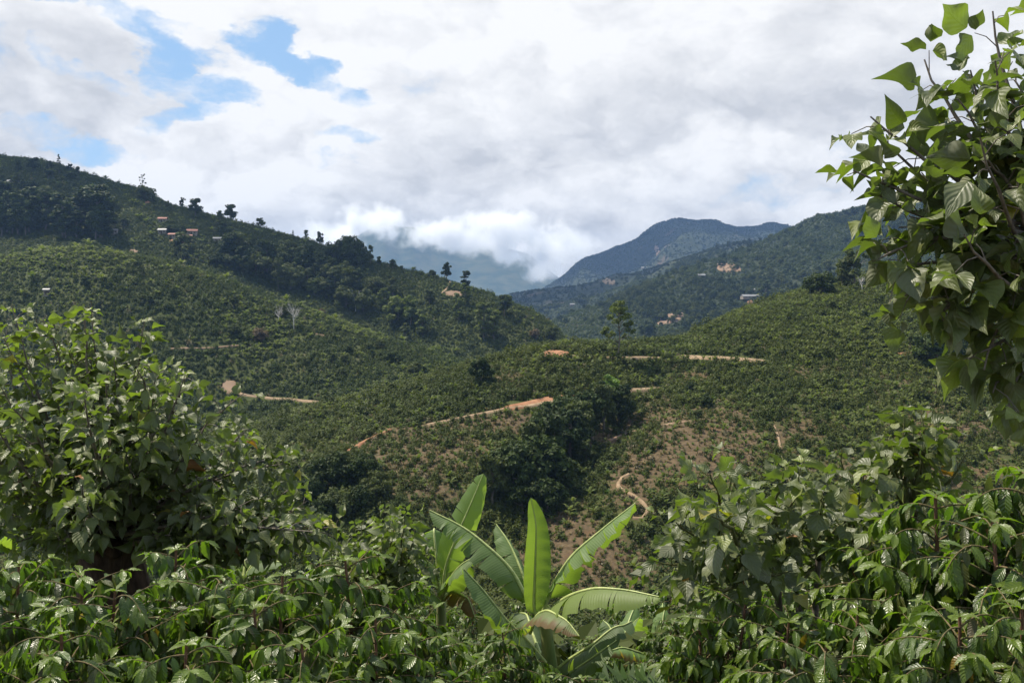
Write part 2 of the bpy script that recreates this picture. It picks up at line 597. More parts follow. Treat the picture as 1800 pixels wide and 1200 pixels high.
K_py = cv([(-800, 420), (0, 470), (640, 555), (900, 612), (1000, 616), (1100, 612), (1300, 590), (1430, 545), (1560, 505), (1800, 485), (2600, 440)])
K_Y = cv([(-800, 1250), (700, 1130), (1300, 1080), (2600, 1180)])
L_py = cv([(-800, 440), (0, 500), (640, 560), (900, 588), (960, 574), (1000, 556), (1087, 522), (1167, 492), (1250, 464), (1330, 438),
           (1390, 409), (1440, 389), (1490, 379), (1550, 369), (1650, 350), (1800, 322), (2600, 250)])
L_Y = cv([(-800, 1500), (960, 1450), (1200, 1650), (1400, 1950), (1800, 2050), (2600, 2100)])
L2_py = L_py + 34
L2_Y = L_Y + 160
M_py = cv([(-800, 470), (0, 510), (640, 545), (860, 532), (890, 520), (960, 510), (1040, 498), (1060, 493), (1130, 479), (1200, 457),
           (1267, 435), (1340, 427), (1400, 421), (1800, 400), (2600, 330)])
M_Y = cv([(-800, 2700), (960, 3000), (1060, 2900), (1200, 2550), (2600, 2600)])
M2_py = M_py + 26
M2_Y = M_Y + 450
N_py = cv([(-800, 500), (0, 520), (640, 535), (860, 535), (930, 524), (965, 505), (1000, 482), (1030, 461), (1050, 451), (1100, 432), (1140, 411),
           (1190, 389), (1240, 392), (1290, 400), (1330, 402), (1390, 406), (1450, 412), (1550, 420), (1800, 440), (2600, 470)])
N_Y = c0(4900)
curves = [(c0(Y), -np.full(NCOL, z) * F / Y + HY) for Y, z in near]
curves += [(c0(150), B_py), (c0(182), C_py), (c0(232), D_py), (E_Y, E_py), (F_Y, F_py), (G_Y, G_py), (H_Y, H_py), (I_Y, I_py), (J_Y, J_py),
           (K_Y, K_py), (L_Y, L_py), (L2_Y, L2_py), (M_Y, M_py), (M2_Y, M2_py), (N_Y, N_py), (c0(6300), c0(545))]
cY = np.array([c[0] for c in curves])
cZ = np.array([(HY - c[1]) / F * c[0] for c in curves])
Zg = np.zeros((NROW, NCOL))
for j in range(NCOL):
    Zg[:, j] = pchip(cY[:, j], cZ[:, j], Ys)
YY = np.repeat(Ys[:, None], NCOL, 1)
XX = (pxs[None] - 900) / F * YY
# relief noise: quiet on the crests so that their lines stay, stronger between
wq = np.ones_like(YY)
for cy in (E_Y, G_Y, I_Y, L_Y, M_Y, N_Y):
    wq = np.minimum(wq, 0.18 + np.abs(YY - cy[None]) / (0.13 * cy[None]))
wq = np.clip(wq, 0, 1) * np.clip((YY - 100) / 120, 0, 1)
Zg += wq * YY * 0.016 * (fbm(XX / (0.10 * YY + 18), np.log(YY) * 9.0, 4, 3) - 0.5)
far_w = np.clip((YY - 1000) / 500, 0, 1)
rid = 1 - np.abs(2 * fbm(XX / (0.07 * YY + 40) + np.log(YY) * 2.2, np.log(YY) * 5.0, 4, 21) - 1)
Zg += far_w * wq * YY * 0.030 * (rid - 0.75)
Zg += np.clip((YY - 3300) / 400, 0, 1) * np.clip(0.35 + np.abs(YY - 4900) / 500, 0, 1) * YY * 0.006 * (fbm(XX / 130 + YY / 900, YY / 420, 4, 31) - 0.5) * 2
GUL = [(760, 985), (830, 950), (900, 890), (960, 845), (1010, 795), (1060, 745), (1100, 700), (1160, 655)]


def pygrid():
    return HY - Zg / YY * F


PY = pygrid()
i_start = int(np.searchsorted(Ys, 100))


def pick(px, py, y0=100.0, y1=5000.0):
    """the point of the land one sees at a pixel of the photograph"""
    j = int(np.clip(round((px - pxs[0]) / 6.0), 0, NCOL - 1))
    col = PY[:, j]
    a, b = int(np.searchsorted(Ys, y0)), int(np.searchsorted(Ys, y1))
    seg = col[a:b]
    run = np.minimum.accumulate(seg)
    w = np.nonzero(run <= py)[0]
    if len(w) == 0:
        i = a + int(np.argmin(seg))
        Y = Ys[i]
    else:
        i = a + int(w[0])
        if i > a and col[i - 1] > py:
            f = (col[i - 1] - py) / (col[i - 1] - col[i] + 1e-9)
            Y = Ys[i - 1] + f * (Ys[i] - Ys[i - 1])
        else:
            Y = Ys[i]
    X = (px - 900) / F * Y
    return np.array([X, Y, ground(X, Y)])


def ground(X, Y):
    X = np.asarray(X, float)
    Y = np.asarray(Y, float)
    Yc = np.maximum(Y, 1.5)
    fi = np.clip(np.log(Yc / 1.5) / math.log(1.012), 0, NROW - 1.001)
    fj = np.clip((900 + X / Yc * F - pxs[0]) / 6.0, 0, NCOL - 1.001)
    i, j = fi.astype(int), fj.astype(int)
    a, b = fi - i, fj - j
    return (Zg[i, j] * (1 - a) + Zg[i + 1, j] * a) * (1 - b) + (Zg[i, j + 1] * (1 - a) + Zg[i + 1, j + 1] * a) * b


# the drainage cut that the dark trees follow
gp = np.array([pick(*p)[:2] for p in GUL])


def dist_line(X, Y, P):
    d = np.full(np.shape(X), 1e9)
    for k in range(len(P) - 1):
        a, b = P[k], P[k + 1]
        ab = b - a
        t = np.clip(((X - a[0]) * ab[0] + (Y - a[1]) * ab[1]) / (ab @ ab), 0, 1)
        d = np.minimum(d, np.hypot(X - a[0] - t * ab[0], Y - a[1] - t * ab[1]))
    return d


sel = (YY > 120) & (YY < 330)
dg = dist_line(XX[sel], YY[sel], gp)
Zg[sel] -= 5.0 * np.exp(-(dg / 13.0) ** 2)
PY = pygrid()
RUN = np.minimum.accumulate(np.where(YY >= 100, PY, 1e9), 0)
VIS = PY <= RUN + 14.0


def lookup(A, X, Y):
    fi = np.clip(np.log(np.maximum(Y, 1.5) / 1.5) / math.log(1.012), 0, NROW - 1).round().astype(int)
    fj = np.clip((900 + X / Y * F - pxs[0]) / 6.0, 0, NCOL - 1).round().astype(int)
    return A[fi, fj]


def col_of(v, px):
    return np.interp(px, pxs, v)


# bareness of the slopes (0 covered .. 1 bare earth), a property of the place used by the soil and by the planting
BARE = [(745, 800, 150, 60, .55), (640, 800, 80, 40, .35), (1250, 800, 150, 70, .8), (1180, 760, 60, 30, .8), (1060, 775, 60, 22, .7), (1120, 860, 60, 50, .6),
        (1010, 950, 80, 50, .7), (940, 980, 70, 40, .5), (1400, 760, 120, 40, .45), (1650, 770, 150, 60, .45), (870, 745, 120, 20, .5),
        (1215, 660, 40, 14, .5), (1410, 655, 30, 14, .6), (900, 660, 50, 14, .4), (740, 860, 110, 40, .45), (1060, 1000, 110, 70, .7), (1560, 690, 120, 30, .3),
        (400, 680, 22, 14, .8), (1560, 830, 200, 40, .5)]


def bareness(X, Y):
    px = 900 + X / Y * F
    py = HY - ground(X, Y) / Y * F
    s = np.zeros_like(px)
    for (a, b, ra, rb, w) in BARE:
        s = np.maximum(s, .85 * w * np.exp(-(((px - a) / ra) ** 2 + ((py - b) / rb) ** 2)))
    n = fbm(X / 14.0, Y / 14.0, 4, 5)
    s = s * (0.45 + 1.3 * n) + 0.20 * np.clip((n - 0.55) * 5, 0, 1)
    mid = Y < col_of(E_Y, px) + 15
    return np.where(mid, np.clip(s, 0, 1), np.clip(s, 0, 1) * 0.55)


bare_v = np.zeros_like(YY)
sel = (YY > 90) & (YY < 900)
bare_v[sel] = bareness(XX[sel], YY[sel])

mt, N = new_mat('hillside ground')
geo = N.n('ShaderNodeNewGeometry')
atr = N.n('ShaderNodeAttribute', attribute_name='tint')
sp = N.n('ShaderNodeSeparateXYZ')
N.link(atr.outputs['Vector'], sp.inputs[0])
n1 = N.noise(geo.outputs['Position'], 0.09, 8, 0.65)
n2 = N.noise(geo.outputs['Position'], 0.9, 6, 0.65)
n3 = N.noise(geo.outputs['Position'], 0.012, 6, 0.6)
soil = N.mix(N.ramp(n2, 0.35, 0.65), (0.062, 0.044, 0.024), (0.122, 0.086, 0.048))
soil = N.mix(N.ramp(n1, 0.55, 0.75), soil, (0.130, 0.074, 0.038))
green = N.mix(N.ramp(n1, 0.35, 0.65), (0.024, 0.036, 0.009), (0.060, 0.070, 0.018))
green = N.mix(N.ramp(n3, 0.45, 0.7), green, (0.060, 0.066, 0.024))
fb = N.ramp(N.math('ADD', sp.outputs[0], N.math('MULTIPLY', N.math('SUBTRACT', n2, 0.5), 0.9)), 0.12, 0.42)
gcol = N.mix(fb, green, soil)
n4 = N.noise(geo.outputs['Position'], 0.006, 8, 0.62)
wood = N.mix(N.ramp(N.noise(geo.outputs['Position'], 0.03, 6, 0.7), 0.35, 0.65), (0.014, 0.022, 0.011), (0.034, 0.042, 0.018))
wood = N.mix(N.ramp(n4, 0.58, 0.68), wood, (0.075, 0.058, 0.040))
gcol = N.mix(sp.outputs[1], gcol, wood)
out_surface(N, principled(N, gcol, 0.9, 0.15, bump(N, n2, 0.5, 0.3)))
M['ground'] = mt

V = np.stack([XX, YY, Zg], -1).reshape(-1, 3)
ii = (np.arange(NROW - 1)[:, None] * NCOL + np.arange(NCOL - 1)[None])
Fq = np.stack([ii, ii + 1, ii + NCOL + 1, ii + NCOL], -1).reshape(-1, 4)
tintg = np.stack([bare_v, np.clip((YY - 950) / 300, 0, 1), np.zeros_like(YY)], -1).reshape(-1, 3)
mb = MB()
mb.add(V, Fq, None, tintg)
tag(mb.build('hills', M['ground']), 'green valley slopes and mountains planted with coffee', None, None, 'structure')
# the bank under and behind the camera
gx, gy = np.meshgrid(np.linspace(-60, 60, 61), np.linspace(-40, 6, 24), indexing='xy')
gz = np.interp(gy, [-40, -5, 0.5, 4, 8], [-0.6, -1.55, -1.72, -2.75, -3.95]) - 0.08 + 0.05 * fbm(gx, gy, 3, 2)
V = np.stack([gx, gy, gz], -1).reshape(-1, 3)
ii = (np.arange(23)[:, None] * 61 + np.arange(60)[None])
Fq = np.stack([ii, ii + 1, ii + 62, ii + 61], -1).reshape(-1, 4)
mb = MB()
mb.add(V, Fq, None, np.array([0.4, 0, 0]))
tag(mb.build('ground', M['ground']), 'earth bank under the foreground coffee plants', None, None, 'structure')


# ------------------------------------------------------------------ roads, banks and slips draped over the land
ROADS_XY = []


def drape_strip(name, pix, width, mat, lift=0.35, label=None, jit=0.25, y0=100, y1=5000):
    P = np.array([pick(px, py, y0, y1)[:2] for px, py in pix])
    d = np.concatenate([[0], np.cumsum(np.hypot(*np.diff(P, axis=0).T))])
    n = max(6, int(d[-1] / 1.6))
    s = np.linspace(0, d[-1], n)
    C = np.stack([np.interp(s, d, P[:, 0]), np.interp(s, d, P[:, 1])], 1)
    if n > 8:
        k = np.ones(5) / 5
        for q in (0, 1):
            C[2:-2, q] = np.convolve(C[:, q], k, 'valid')
    ROADS_XY.append((C, width * 0.40))
    T = unit(np.gradient(C, axis=0))
    S = np.stack([-T[:, 1], T[:, 0]], 1)
    wn = 0.62 * width * (0.5 + 0.5 * fbm(s / 6.0, s * 0 + 3.1, 3, 8))
    rows = []
    for a in np.linspace(-0.5, 0.5, 6):
        p = C + S * (a * wn + jit * (fbm(s / 2.5, s * 0 + a * 7, 2, 9) - 0.5) * (abs(a) > 0.4))[:, None]
        rows.append(np.concatenate([p, (ground(p[:, 0], p[:, 1]) + lift)[:, None]], 1))
    R = np.stack(rows, 1)
    # let the two edges sink into the ground so that the strip has a thickness
    R[:, 0, 2] -= lift + 0.3
    R[:, -1, 2] -= lift + 0.3
    ii = (np.arange(n - 1)[:, None] * 6 + np.arange(5)[None])
    Fq = np.stack([ii, ii + 1, ii + 7, ii + 6], -1).reshape(-1, 4)
    m_ = MB()
    m_.add(R.reshape(-1, 3), Fq)
    return tag(m_.build(name, mat), label, None, None, 'structure')


PATCH_PIX = []


def drape_patch(name, px, py, rx, ry, mat, label, ang=0.0, lift=0.4, seed=1, y0=100, y1=5000):
    na, nr = 40, 7
    a = np.linspace(0, 2 * np.pi, na, endpoint=False)
    rim = 0.65 + 0.7 * fbm(np.cos(a) * 1.6 + seed * 3.7, np.sin(a) * 1.6, 3, seed)
    c, s = math.cos(ang), math.sin(ang)
    pts = [pick(px, py, y0, y1)]
    for r in np.linspace(1.0 / nr, 1.0, nr):
        for k in range(na):
            u, v = r * rim[k] * rx * math.cos(a[k]), r * rim[k] * ry * math.sin(a[k])
            pts.append(pick(px + u * c - v * s, py + u * s + v * c, y0, y1))
    V = np.array(pts)
    l = np.full(len(V), lift)
    l[-na:] = -0.3
    V[:, 2] += l
    Fq = []
    for k in range(na):
        k2 = (k + 1) % na
        Fq.append((0, 1 + k, 1 + k2, 1 + k2))
        for r in range(nr - 1):
            o = 1 + r * na
            Fq.append((o + k, o + na + k, o + na + k2, o + k2))
    m_ = MB()
    m_.add(V, Fq)
    PATCH_PIX.append((px, py, rx * 0.9, ry * 0.9))
    return tag(m_.build(name, mat), label, None, None, 'structure')


drape_strip('dirt_road', [(610, 795), (625, 785), (650, 771), (686, 755)], 3.6, M['soil_red'], .4, 'orange dirt road climbing out of the dark bushes')
drape_strip('dirt_road', [(750, 748), (780, 742), (820, 733), (860, 725), (930, 716), (1000, 704), (1040, 695)], 3.2, M['soil_tan'], .4, 'tan dirt road crossing the middle slope up to the gully trees')
drape_patch('dirt_bank', 942, 708, 72, 5.5, M['soil_red'], 'red cut bank above the middle dirt road', -.19, .35, 15)
drape_strip('dirt_road', [(1105, 688), (1130, 687), (1158, 683)], 4.4, M['soil_tan'], .5, 'short pale piece of dirt road right of the bright tree')
drape_strip('dirt_road', [(945, 619), (970, 623), (1000, 627), (1060, 629), (1110, 630), (1160, 630)], 3.6, M['soil_tan'], .4, 'thin dirt road along the crest below the lone tall tree')
drape_strip('dirt_road', [(1195, 627), (1240, 630), (1285, 632), (1310, 632), (1342, 637)], 6.5, M['soil_tan'], .5, 'pale dirt road on the right part of the middle crest')
drape_strip('dirt_road', [(1580, 624), (1605, 623), (1625, 621)], 5.0, M['soil_red'], .5, 'orange scrap of road beside the dark bush on the right slope')
drape_strip('dirt_road', [(395, 686), (420, 692), (460, 698), (510, 703), (568, 708)], 4.6, M['soil_tan'], .5, 'pale dirt road along the foot of the left hill')
drape_strip('dirt_path', [(1106, 833), (1090, 841), (1081, 850), (1090, 862), (1112, 870), (1130, 882), (1143, 895), (1149, 908), (1135, 913), (1112, 911)], 2.0, M['soil_tan'], .3, 'winding two-rut path on the brown slope right of the banana plant')
drape_strip('dirt_path', [(1360, 748), (1366, 762), (1370, 778), (1373, 792)], 1.8, M['soil_tan'], .3, 'straight vertical foot track above the right shade shrub')
drape_strip('dirt_path', [(792, 493), (790, 502), (785, 509), (776, 516)], 3.6, M['soil_tan'], .6, 'curved pale path near the end of the left ridge')
drape_strip('dirt_path', [(300, 614), (340, 613), (385, 612), (420, 608)], 2.6, M['soil_pale'], .5, 'faint brown track low on the left hill', y1=540)
drape_strip('dirt_path', [(555, 588), (570, 590), (585, 592)], 3.0, M['soil_pale'], .5, 'short scrap of track right of the white dead tree', y1=540)
drape_strip('dirt_bank', [(1040, 792), (1075, 772), (1120, 755), (1180, 745), (1228, 742)], 2.2, M['soil_pale'], .3, 'bare pinkish edge on the right side of the gully')
drape_patch('dirt_bank', 977, 624, 27, 6, M['soil_red'], 'orange red earth bank on the crest left of the lone tall tree', .08, .7, 3)
drape_patch('dirt_bank', 402, 680, 14, 11, M['soil_pale'], 'tan earth slip above the road at the foot of the left hill', 0, .5, 4)
drape_patch('landslip', 1180, 560, 26, 9, M['soil_pale'], 'pinkish landslip scar on the far right hill', -.25, 1.5, 5, 900)
drape_patch('landslip', 1322, 535, 9, 5, M['soil_red'], 'small orange slip below the tin sheds on the far right hill', .5, 1.5, 6, 700)
drape_patch('landslip', 1215, 548, 8, 4, M['soil_pale'], 'small pale slip right of the pinkish landslip', 0, 1.5, 7, 900)
drape_patch('landslip', 1280, 471, 22, 8, M['soil_pale'], 'grey brown cleared patch high on the far right hill', 0.1, 1.5, 8, 1000)
drape_patch('landslip', 1070, 495, 14, 5, M['soil_tan'], 'tan bare knoll in front of the blue mountain', .25, 2.5, 9, 2000)
drape_patch('landslip', 1156, 443, 5, 13, M['soil_pale'], 'narrow reddish scar on the blue mountain', -.3, 3, 10, 4000)
drape_patch('landslip', 1217, 430, 2.2, 15, M['soil_pale'], 'thin vertical streak of bare earth on the blue mountain', 0.05, 3, 11, 4000)
drape_patch('dirt_bank', 236, 443, 10, 3, M['soil_pale'], 'small pale slip on the left hill below the houses', .3, .8, 12, 400)
drape_patch('dirt_bank', 800, 517, 18, 6, M['soil_pale'], 'brown bare patch right of the curved ridge path', .1, .6, 13, 400)
drape_patch('dirt_bank', 318, 424, 22, 3, M['soil_red'], 'bare reddish yard below the red roofed houses', 0.05, .5, 16, 545)
drape_patch('dirt_bank', 180, 362, 7, 3, M['soil_pale'], 'small bare spot under the skyline right of the dark wood', 0.05, .6, 17, 545)
drape_patch('dirt_bank', 260, 357, 6, 2.5, M['soil_red'], 'small orange spot below the almost bare ridge tree', 0.05, .6, 18, 545)


# ------------------------------------------------------------------ tree and bush shapes for the slopes
def rand_dirs(n, rng):
    v = rng.normal(size=(n, 3))
    return unit(v)


def leaf_quads(C, size, nrm, rng, asp=1.6, tint=None):
    """little pointed leaf clusters: one rhombic quad each"""
    n = len(C)
    t = unit(np.cross(nrm, rand_dirs(n, rng)))
    b = np.cross(nrm, t)
    s = (size * rng.uniform(0.6, 1.35, n))[:, None]
    V = np.stack([C - t * s * asp * .5, C + b * s * .5 + nrm * s * .12, C + t * s * asp * .5, C - b * s * .5 + nrm * s * .12], 1).reshape(-1, 3)
    Fq = np.arange(n * 4).reshape(n, 4)
    T = np.ones((n, 3)) if tint is None else tint
    return V, Fq, np.repeat(T, 4, 0)


def clump_crown(clumps, per, leaf, seed):
    """clumps: (x,y,z,r,flat); leaf clusters thrown through the shell of each clump"""
    rng = np.random.default_rng(seed)
    m_ = MB()
    for (x, y, z, r, fl) in clumps:
        n = int(per * rng.uniform(0.7, 1.25))
        d = rand_dirs(n, rng)
        rr = r * rng.uniform(0.35, 1.08, n) ** 0.6
        wob = 0.8 + 0.45 * vnoise(d[:, 0] * 2.5 + x * 9, d[:, 2] * 2.5 + y * 9, seed)
        C = np.array([x, y, z]) + d * (rr * wob)[:, None] * np.array([1, 1, fl])
        nr = unit(d + rand_dirs(n, rng) * 0.75 + np.array([0, 0, 0.35]))
        tn = np.repeat((rng.uniform(0.8, 1.2) * rng.uniform(0.85, 1.15, (n, 1))), 3, 1)
        m_.add(*[q for q in leaf_quads(C, leaf, nr, rng, 1.5, tn)][:2], None, None)
        m_.T[-1] = np.repeat(tn, 4, 0)
    return m_


def make_clumps(kind, rng):
    out = []
    if kind == 'round':
        ex = rng.uniform(.8, 1.2, 3)
        for k in range(30):
            d = unit(rng.normal(size=3))
            rr = rng.uniform(0.35, 1.05)
            w = 1.0 - .25 * max(0, d[2])
            out.append((d[0] * .31 * rr * ex[0] * w, d[1] * .31 * rr * ex[1] * w, .56 + d[2] * .36 * rr * ex[2] + rng.normal() * .03, rng.uniform(.055, .125), .75))
    elif kind == 'bushy':
        for k in range(36):
            d = unit(rng.normal(size=3))
            d[2] = abs(d[2]) if rng.random() < .75 else d[2]
            rr = rng.uniform(0.4, 1.0)
            out.append((d[0] * .48 * rr, d[1] * .48 * rr, .36 + d[2] * .50 * rr, rng.uniform(.10, .18), .8))
    elif kind == 'tall':
        for k in range(36):
            z = rng.uniform(.22, .97)
            w = .17 * (1.05 - abs(z - .55) * 1.35) + .02
            a = rng.uniform(0, 6.28)
            q = w * rng.uniform(.3, 1.0)
            out.append((math.cos(a) * q, math.sin(a) * q, z, rng.uniform(.04, .085), .75))
    elif kind == 'pine':
        for k in range(40):
            z = rng.uniform(.15, 1.0)
            w = .20 * (1.03 - z) + .012
            a = rng.uniform(0, 6.28)
            q = w * rng.uniform(.4, 1.0)
            out.append((math.cos(a) * q, math.sin(a) * q, z, .025 + .05 * (1.05 - z), .55))
    elif kind == 'open':
        for (x, z, r) in [(0, .93, .09), (.09, .86, .085), (-.10, .84, .09), (.02, .80, .09), (.17, .74, .08), (-.17, .72, .07), (.05, .70, .07), (-.06, .64, .07),
                          (.20, .62, .06), (-.24, .52, .065), (-.30, .46, .05), (.14, .50, .05), (.24, .47, .045), (-.12, .44, .045), (-.2, .40, .04), (.1, .38, .035), (-.08, .9, .07), (.12, .58, .05)]:
            y = rng.uniform(-.16, .16)
            out.append((x, y, z, r, .65))
            out.append((x + rng.uniform(-.05, .05), y + rng.uniform(-.08, .08), z + rng.uniform(-.03, .03), r * .7, .65))
    elif kind == 'sparse':
        for k in range(14):
            z = rng.uniform(.35, .98)
            a = rng.uniform(0, 6.28)
            q = rng.uniform(.05, .17)
            out.append((math.cos(a) * q, math.sin(a) * q, z, rng.uniform(.03, .05), .7))
    return out


LEAF = {'round': .040, 'bushy': .05, 'tall': .034, 'pine': .03, 'open': .026, 'sparse': .028}
PER = {'round': 130, 'bushy': 130, 'tall': 95, 'pine': 80, 'open': 80, 'sparse': 40}
ARCH = {}


def trunk_mb(kind, clumps, rng):
    m_ = MB()
    top = {'round': .6, 'bushy': .4, 'tall': .9, 'pine': .95, 'open': .88, 'sparse': .95}[kind]
    r0 = {'round': .026, 'bushy': .03, 'tall': .016, 'pine': .016, 'open': .013, 'sparse': .011}[kind]
    zz = np.linspace(-.06, top, 9)
    wob = np.stack([np.interp(zz, [0, top], [0, 0]) + .012 * np.sin(zz * 9 + rng.uniform(0, 6)), .012 * np.sin(zz * 8 + 2), zz], 1)
    m_.add(*tube(wob, np.linspace(r0 * 1.25, r0 * .3, 9), 6)[:2])
    nb = 10 if kind != 'open' else 16
    for c in [clumps[i] for i in rng.choice(len(clumps), nb, replace=False)]:
        z0 = max(.12, min(top * .95, c[2] - rng.uniform(.05, .22)))
        b = np.array([0, 0, z0])
        e = np.array(c[:3])
        m_.add(*tube(bez(b, (b + e) / 2 + np.array([0, 0, -.03]), e, 5), np.linspace(r0 * .5, r0 * .15, 5), 4)[:2])
    return m_


def arch(kind, var, fol, bark='bark_far'):
    key = (kind, var, fol)
    if key not in ARCH:
        rng = np.random.default_rng(100 + var * 17 + sum(map(ord, kind)))
        cl = make_clumps(kind, rng)
        cm = clump_crown(cl, PER[kind], LEAF[kind], 50 + var).mesh('crown', M[fol], False)
        tm = trunk_mb(kind, cl, rng).mesh('trunk', M[bark])
        ARCH[key] = (cm, tm)
    return ARCH[key]


def dead_mesh(var):
    key = ('dead', var)
    if key not in ARCH:
        rng = np.random.default_rng(300 + var)
        m_ = MB()
        zz = np.linspace(-.05, .62, 7)
        m_.add(*tube(np.stack([.015 * np.sin(zz * 9), .01 * np.sin(zz * 7), zz], 1), np.linspace(.022, .012, 7), 5)[:2])
        b_ = MB()
        for k in range(16):
            z0 = rng.uniform(.32, .62)
            a = rng.uniform(0, 6.28)
            L = rng.uniform(.2, .42)
            b = np.array([0, 0, z0])
            e = b + np.array([math.cos(a) * L * .5, math.sin(a) * L * .5, L * rng.uniform(.6, 1.0)])
            mid = (b + e) / 2 + np.array([math.cos(a) * .05, math.sin(a) * .05, -.04])
            cur = bez(b, mid, e, 6)
            b_.add(*tube(cur, np.linspace(.010, .003, 6), 4)[:2])
            for q in range(4):
                s = cur[rng.integers(2, 6)]
                t2 = s + unit(rng.normal(size=3) + np.array([math.cos(a), math.sin(a), .7])) * rng.uniform(.06, .16)
                b_.add(*tube(np.array([s, (s + t2) / 2 + rng.normal(size=3) * .01, t2]), [.004, .003, .0015], 3)[:2])
        ARCH[key] = (b_.mesh('branches', M['bark_pale']), m_.mesh('trunk', M['bark_pale']))
    return ARCH[key]


def tree(px, py, hpx, kind, fol, label, group=None, wide=1.0, name=None, var=None, y0=100, y1=5000, cat='tree', dead_mat=None):
    p = pick(px, py, y0, y1)
    h = 1.2 * hpx / F * p[1]
    if var is None:
        var = random.randint(0, 4)
    if kind == 'dead':
        cm, tm = dead_mesh(var)
    else:
        cm, tm = arch(kind, var, fol)
    nm = name or {'pine': 'conifer_tree', 'dead': 'bare_tree', 'bushy': 'bushy_tree'}.get(kind, 'tree')
    root = empty(nm, p - np.array([0, 0, 0.1 * h * .3]), label, cat, group)
    root.rotation_euler = (0, 0, random.uniform(0, 6.28) if kind != 'open' else 0)
    root.scale = (h * wide, h * wide, h)
    for nme, me in (('branches' if kind == 'dead' else 'crown', cm), ('trunk', tm)):
        o = bpy.data.objects.new(nme, me)
        COL.objects.link(o)
        o.parent = root
    return root


TREES_XY = []
ORD = ['first', 'second', 'third', 'fourth', 'fifth', 'sixth', 'seventh', 'eighth', 'ninth', 'tenth', 'eleventh', 'twelfth', 'thirteenth', 'fourteenth',
       'fifteenth', 'sixteenth', 'seventeenth', 'eighteenth', 'nineteenth', 'twentieth', 'twenty-first', 'twenty-second', 'twenty-third', 'twenty-fourth',
       'twenty-fifth', 'twenty-sixth', 'twenty-seventh', 'twenty-eighth', 'twenty-ninth', 'thirtieth', 'thirty-first', 'thirty-second', 'thirty-third',
       'thirty-fourth', 'thirty-fifth', 'thirty-sixth']

# single trees with a look or a place of their own
T = tree
rngt2 = random.Random(9)
T(103, 294, 20, 'pine', 'tree_dark', 'narrow dark conifer on the high left end of the ridge')
T(122, 302, 14, 'round', 'tree_dark', 'small round tree just right of the narrow conifer on the ridge')
T(137, 306, 13, 'round', 'tree_dark', 'dark little tree lowest of the three by the ridge conifer')
T(250, 339, 30, 'sparse', 'tree_mid', 'thin almost bare tall tree standing alone against the cloud on the left ridge')
T(321, 366, 19, 'round', 'tree_dark', 'small round-headed tree left of the wider one on the ridge skyline', wide=.8)
T(343, 381, 30, 'round', 'tree_dark', 'broad domed tree second of the skyline pair on the left ridge', wide=1.1)
T(386, 384, 12, 'round', 'tree_mid', 'tiny pale tree left of the three-headed tree on the ridge')
T(405, 389, 27, 'round', 'tree_dark', 'wide tree of three dark heads on the left ridge skyline', wide=1.3)
T(458, 401, 20, 'round', 'tree_mid', 'loose grey green tree on the ridge right of the three-headed tree', wide=1.1)
T(515, 418, 12, 'pine', 'tree_dark', 'tiny pointed conifer on the ridge halfway to the big clump')
T(538, 425, 18, 'tall', 'tree_mid', 'slim loose tree left of the oval tree on the ridge')
T(562, 434, 26, 'round', 'tree_dark', 'oval dark tree standing alone left of the big clump', wide=.75)
for k, (px, py, h, w) in enumerate([(586, 460, 36, .75), (603, 463, 46, .7), (622, 465, 48, .75), (638, 464, 30, .75), (612, 466, 36, .9)]):
    T(px, py, h, 'bushy', 'tree_dark', ORD[k] + ' dark tree of the dense rounded clump on the left ridge, counted from its left' if k < 4 else 'dark low tree in front of the rounded clump on the ridge',
      'dense clump of trees on the left ridge', wide=w)
T(651, 462, 27, 'tall', 'tree_mid', 'pale wispy pointed tree right of the dense ridge clump')
T(666, 468, 16, 'round', 'tree_dark', 'low tree in the gap right of the wispy pointed tree')
T(690, 474, 18, 'round', 'tree_dark', 'small dark domed tree on the descending ridge', wide=1.1)
T(706, 476, 9, 'round', 'tree_dark', 'tiny tree right of the small domed tree on the descending ridge')
T(760, 489, 14, 'bushy', 'tree_dark', 'low dark bush on the skyline left of the ridge path')
T(785, 493, 31, 'round', 'tree_dark', 'dark round tree on a short trunk above the curved ridge path', wide=.85)
T(819, 508, 28, 'tall', 'tree_dark', 'leaning dark tree on the crest right of the ridge path', wide=1.4)
T(818, 536, 34, 'tall', 'tree_olive', 'tall grey green tree just under the crest tree', wide=1.4)
T(806, 563, 42, 'tall', 'tree_olive', 'columnar tree in the coffee below the ridge path', wide=1.2)
T(850, 594, 54, 'tall', 'tree_olive', 'taller of the twin trees low on the back slope', wide=1.2)
T(868, 597, 46, 'tall', 'tree_olive', 'shorter right one of the twin trees low on the back slope', wide=1.4)
T(886, 556, 38, 'round', 'tree_dark', 'broad dull green tree near the end of the left ridge', wide=1.0)
T(968, 598, 26, 'bushy', 'tree_mid', 'olive rounded tree at the very foot of the left ridge')
T(940, 594, 16, 'bushy', 'tree_brown', 'brownish bush left of the olive tree at the ridge foot')
T(516, 579, 46, 'dead', None, 'white leafless tree standing out on the left hill', name='bare_tree', var=0, y1=540)
T(490, 570, 30, 'dead', None, 'grey leafless tree just left of the white one', name='bare_tree', var=2, y1=540)
T(625, 548, 32, 'dead', None, 'thin pale dead trunk in the dark band of trees', name='bare_tree', var=2, y0=545)
T(457, 601, 24, 'bushy', 'tree_brown', 'rusty brown bush below the white leafless tree', y1=540)
T(565, 512, 12, 'bushy', 'tree_brown', 'brown bush on the near spur of the left hill', y1=540)
T(1088, 628, 86, 'open', 'tree_olive', 'lone tall slender tree with open layered crown on the middle crest', var=0, wide=.95)
T(846, 676, 46, 'bushy', 'tree_dark', 'dark spreading little tree alone on the middle slope', wide=.9)
T(1075, 712, 52, 'round', 'tree_bright', 'bright yellow green tree at the top of the gully', wide=1.15)
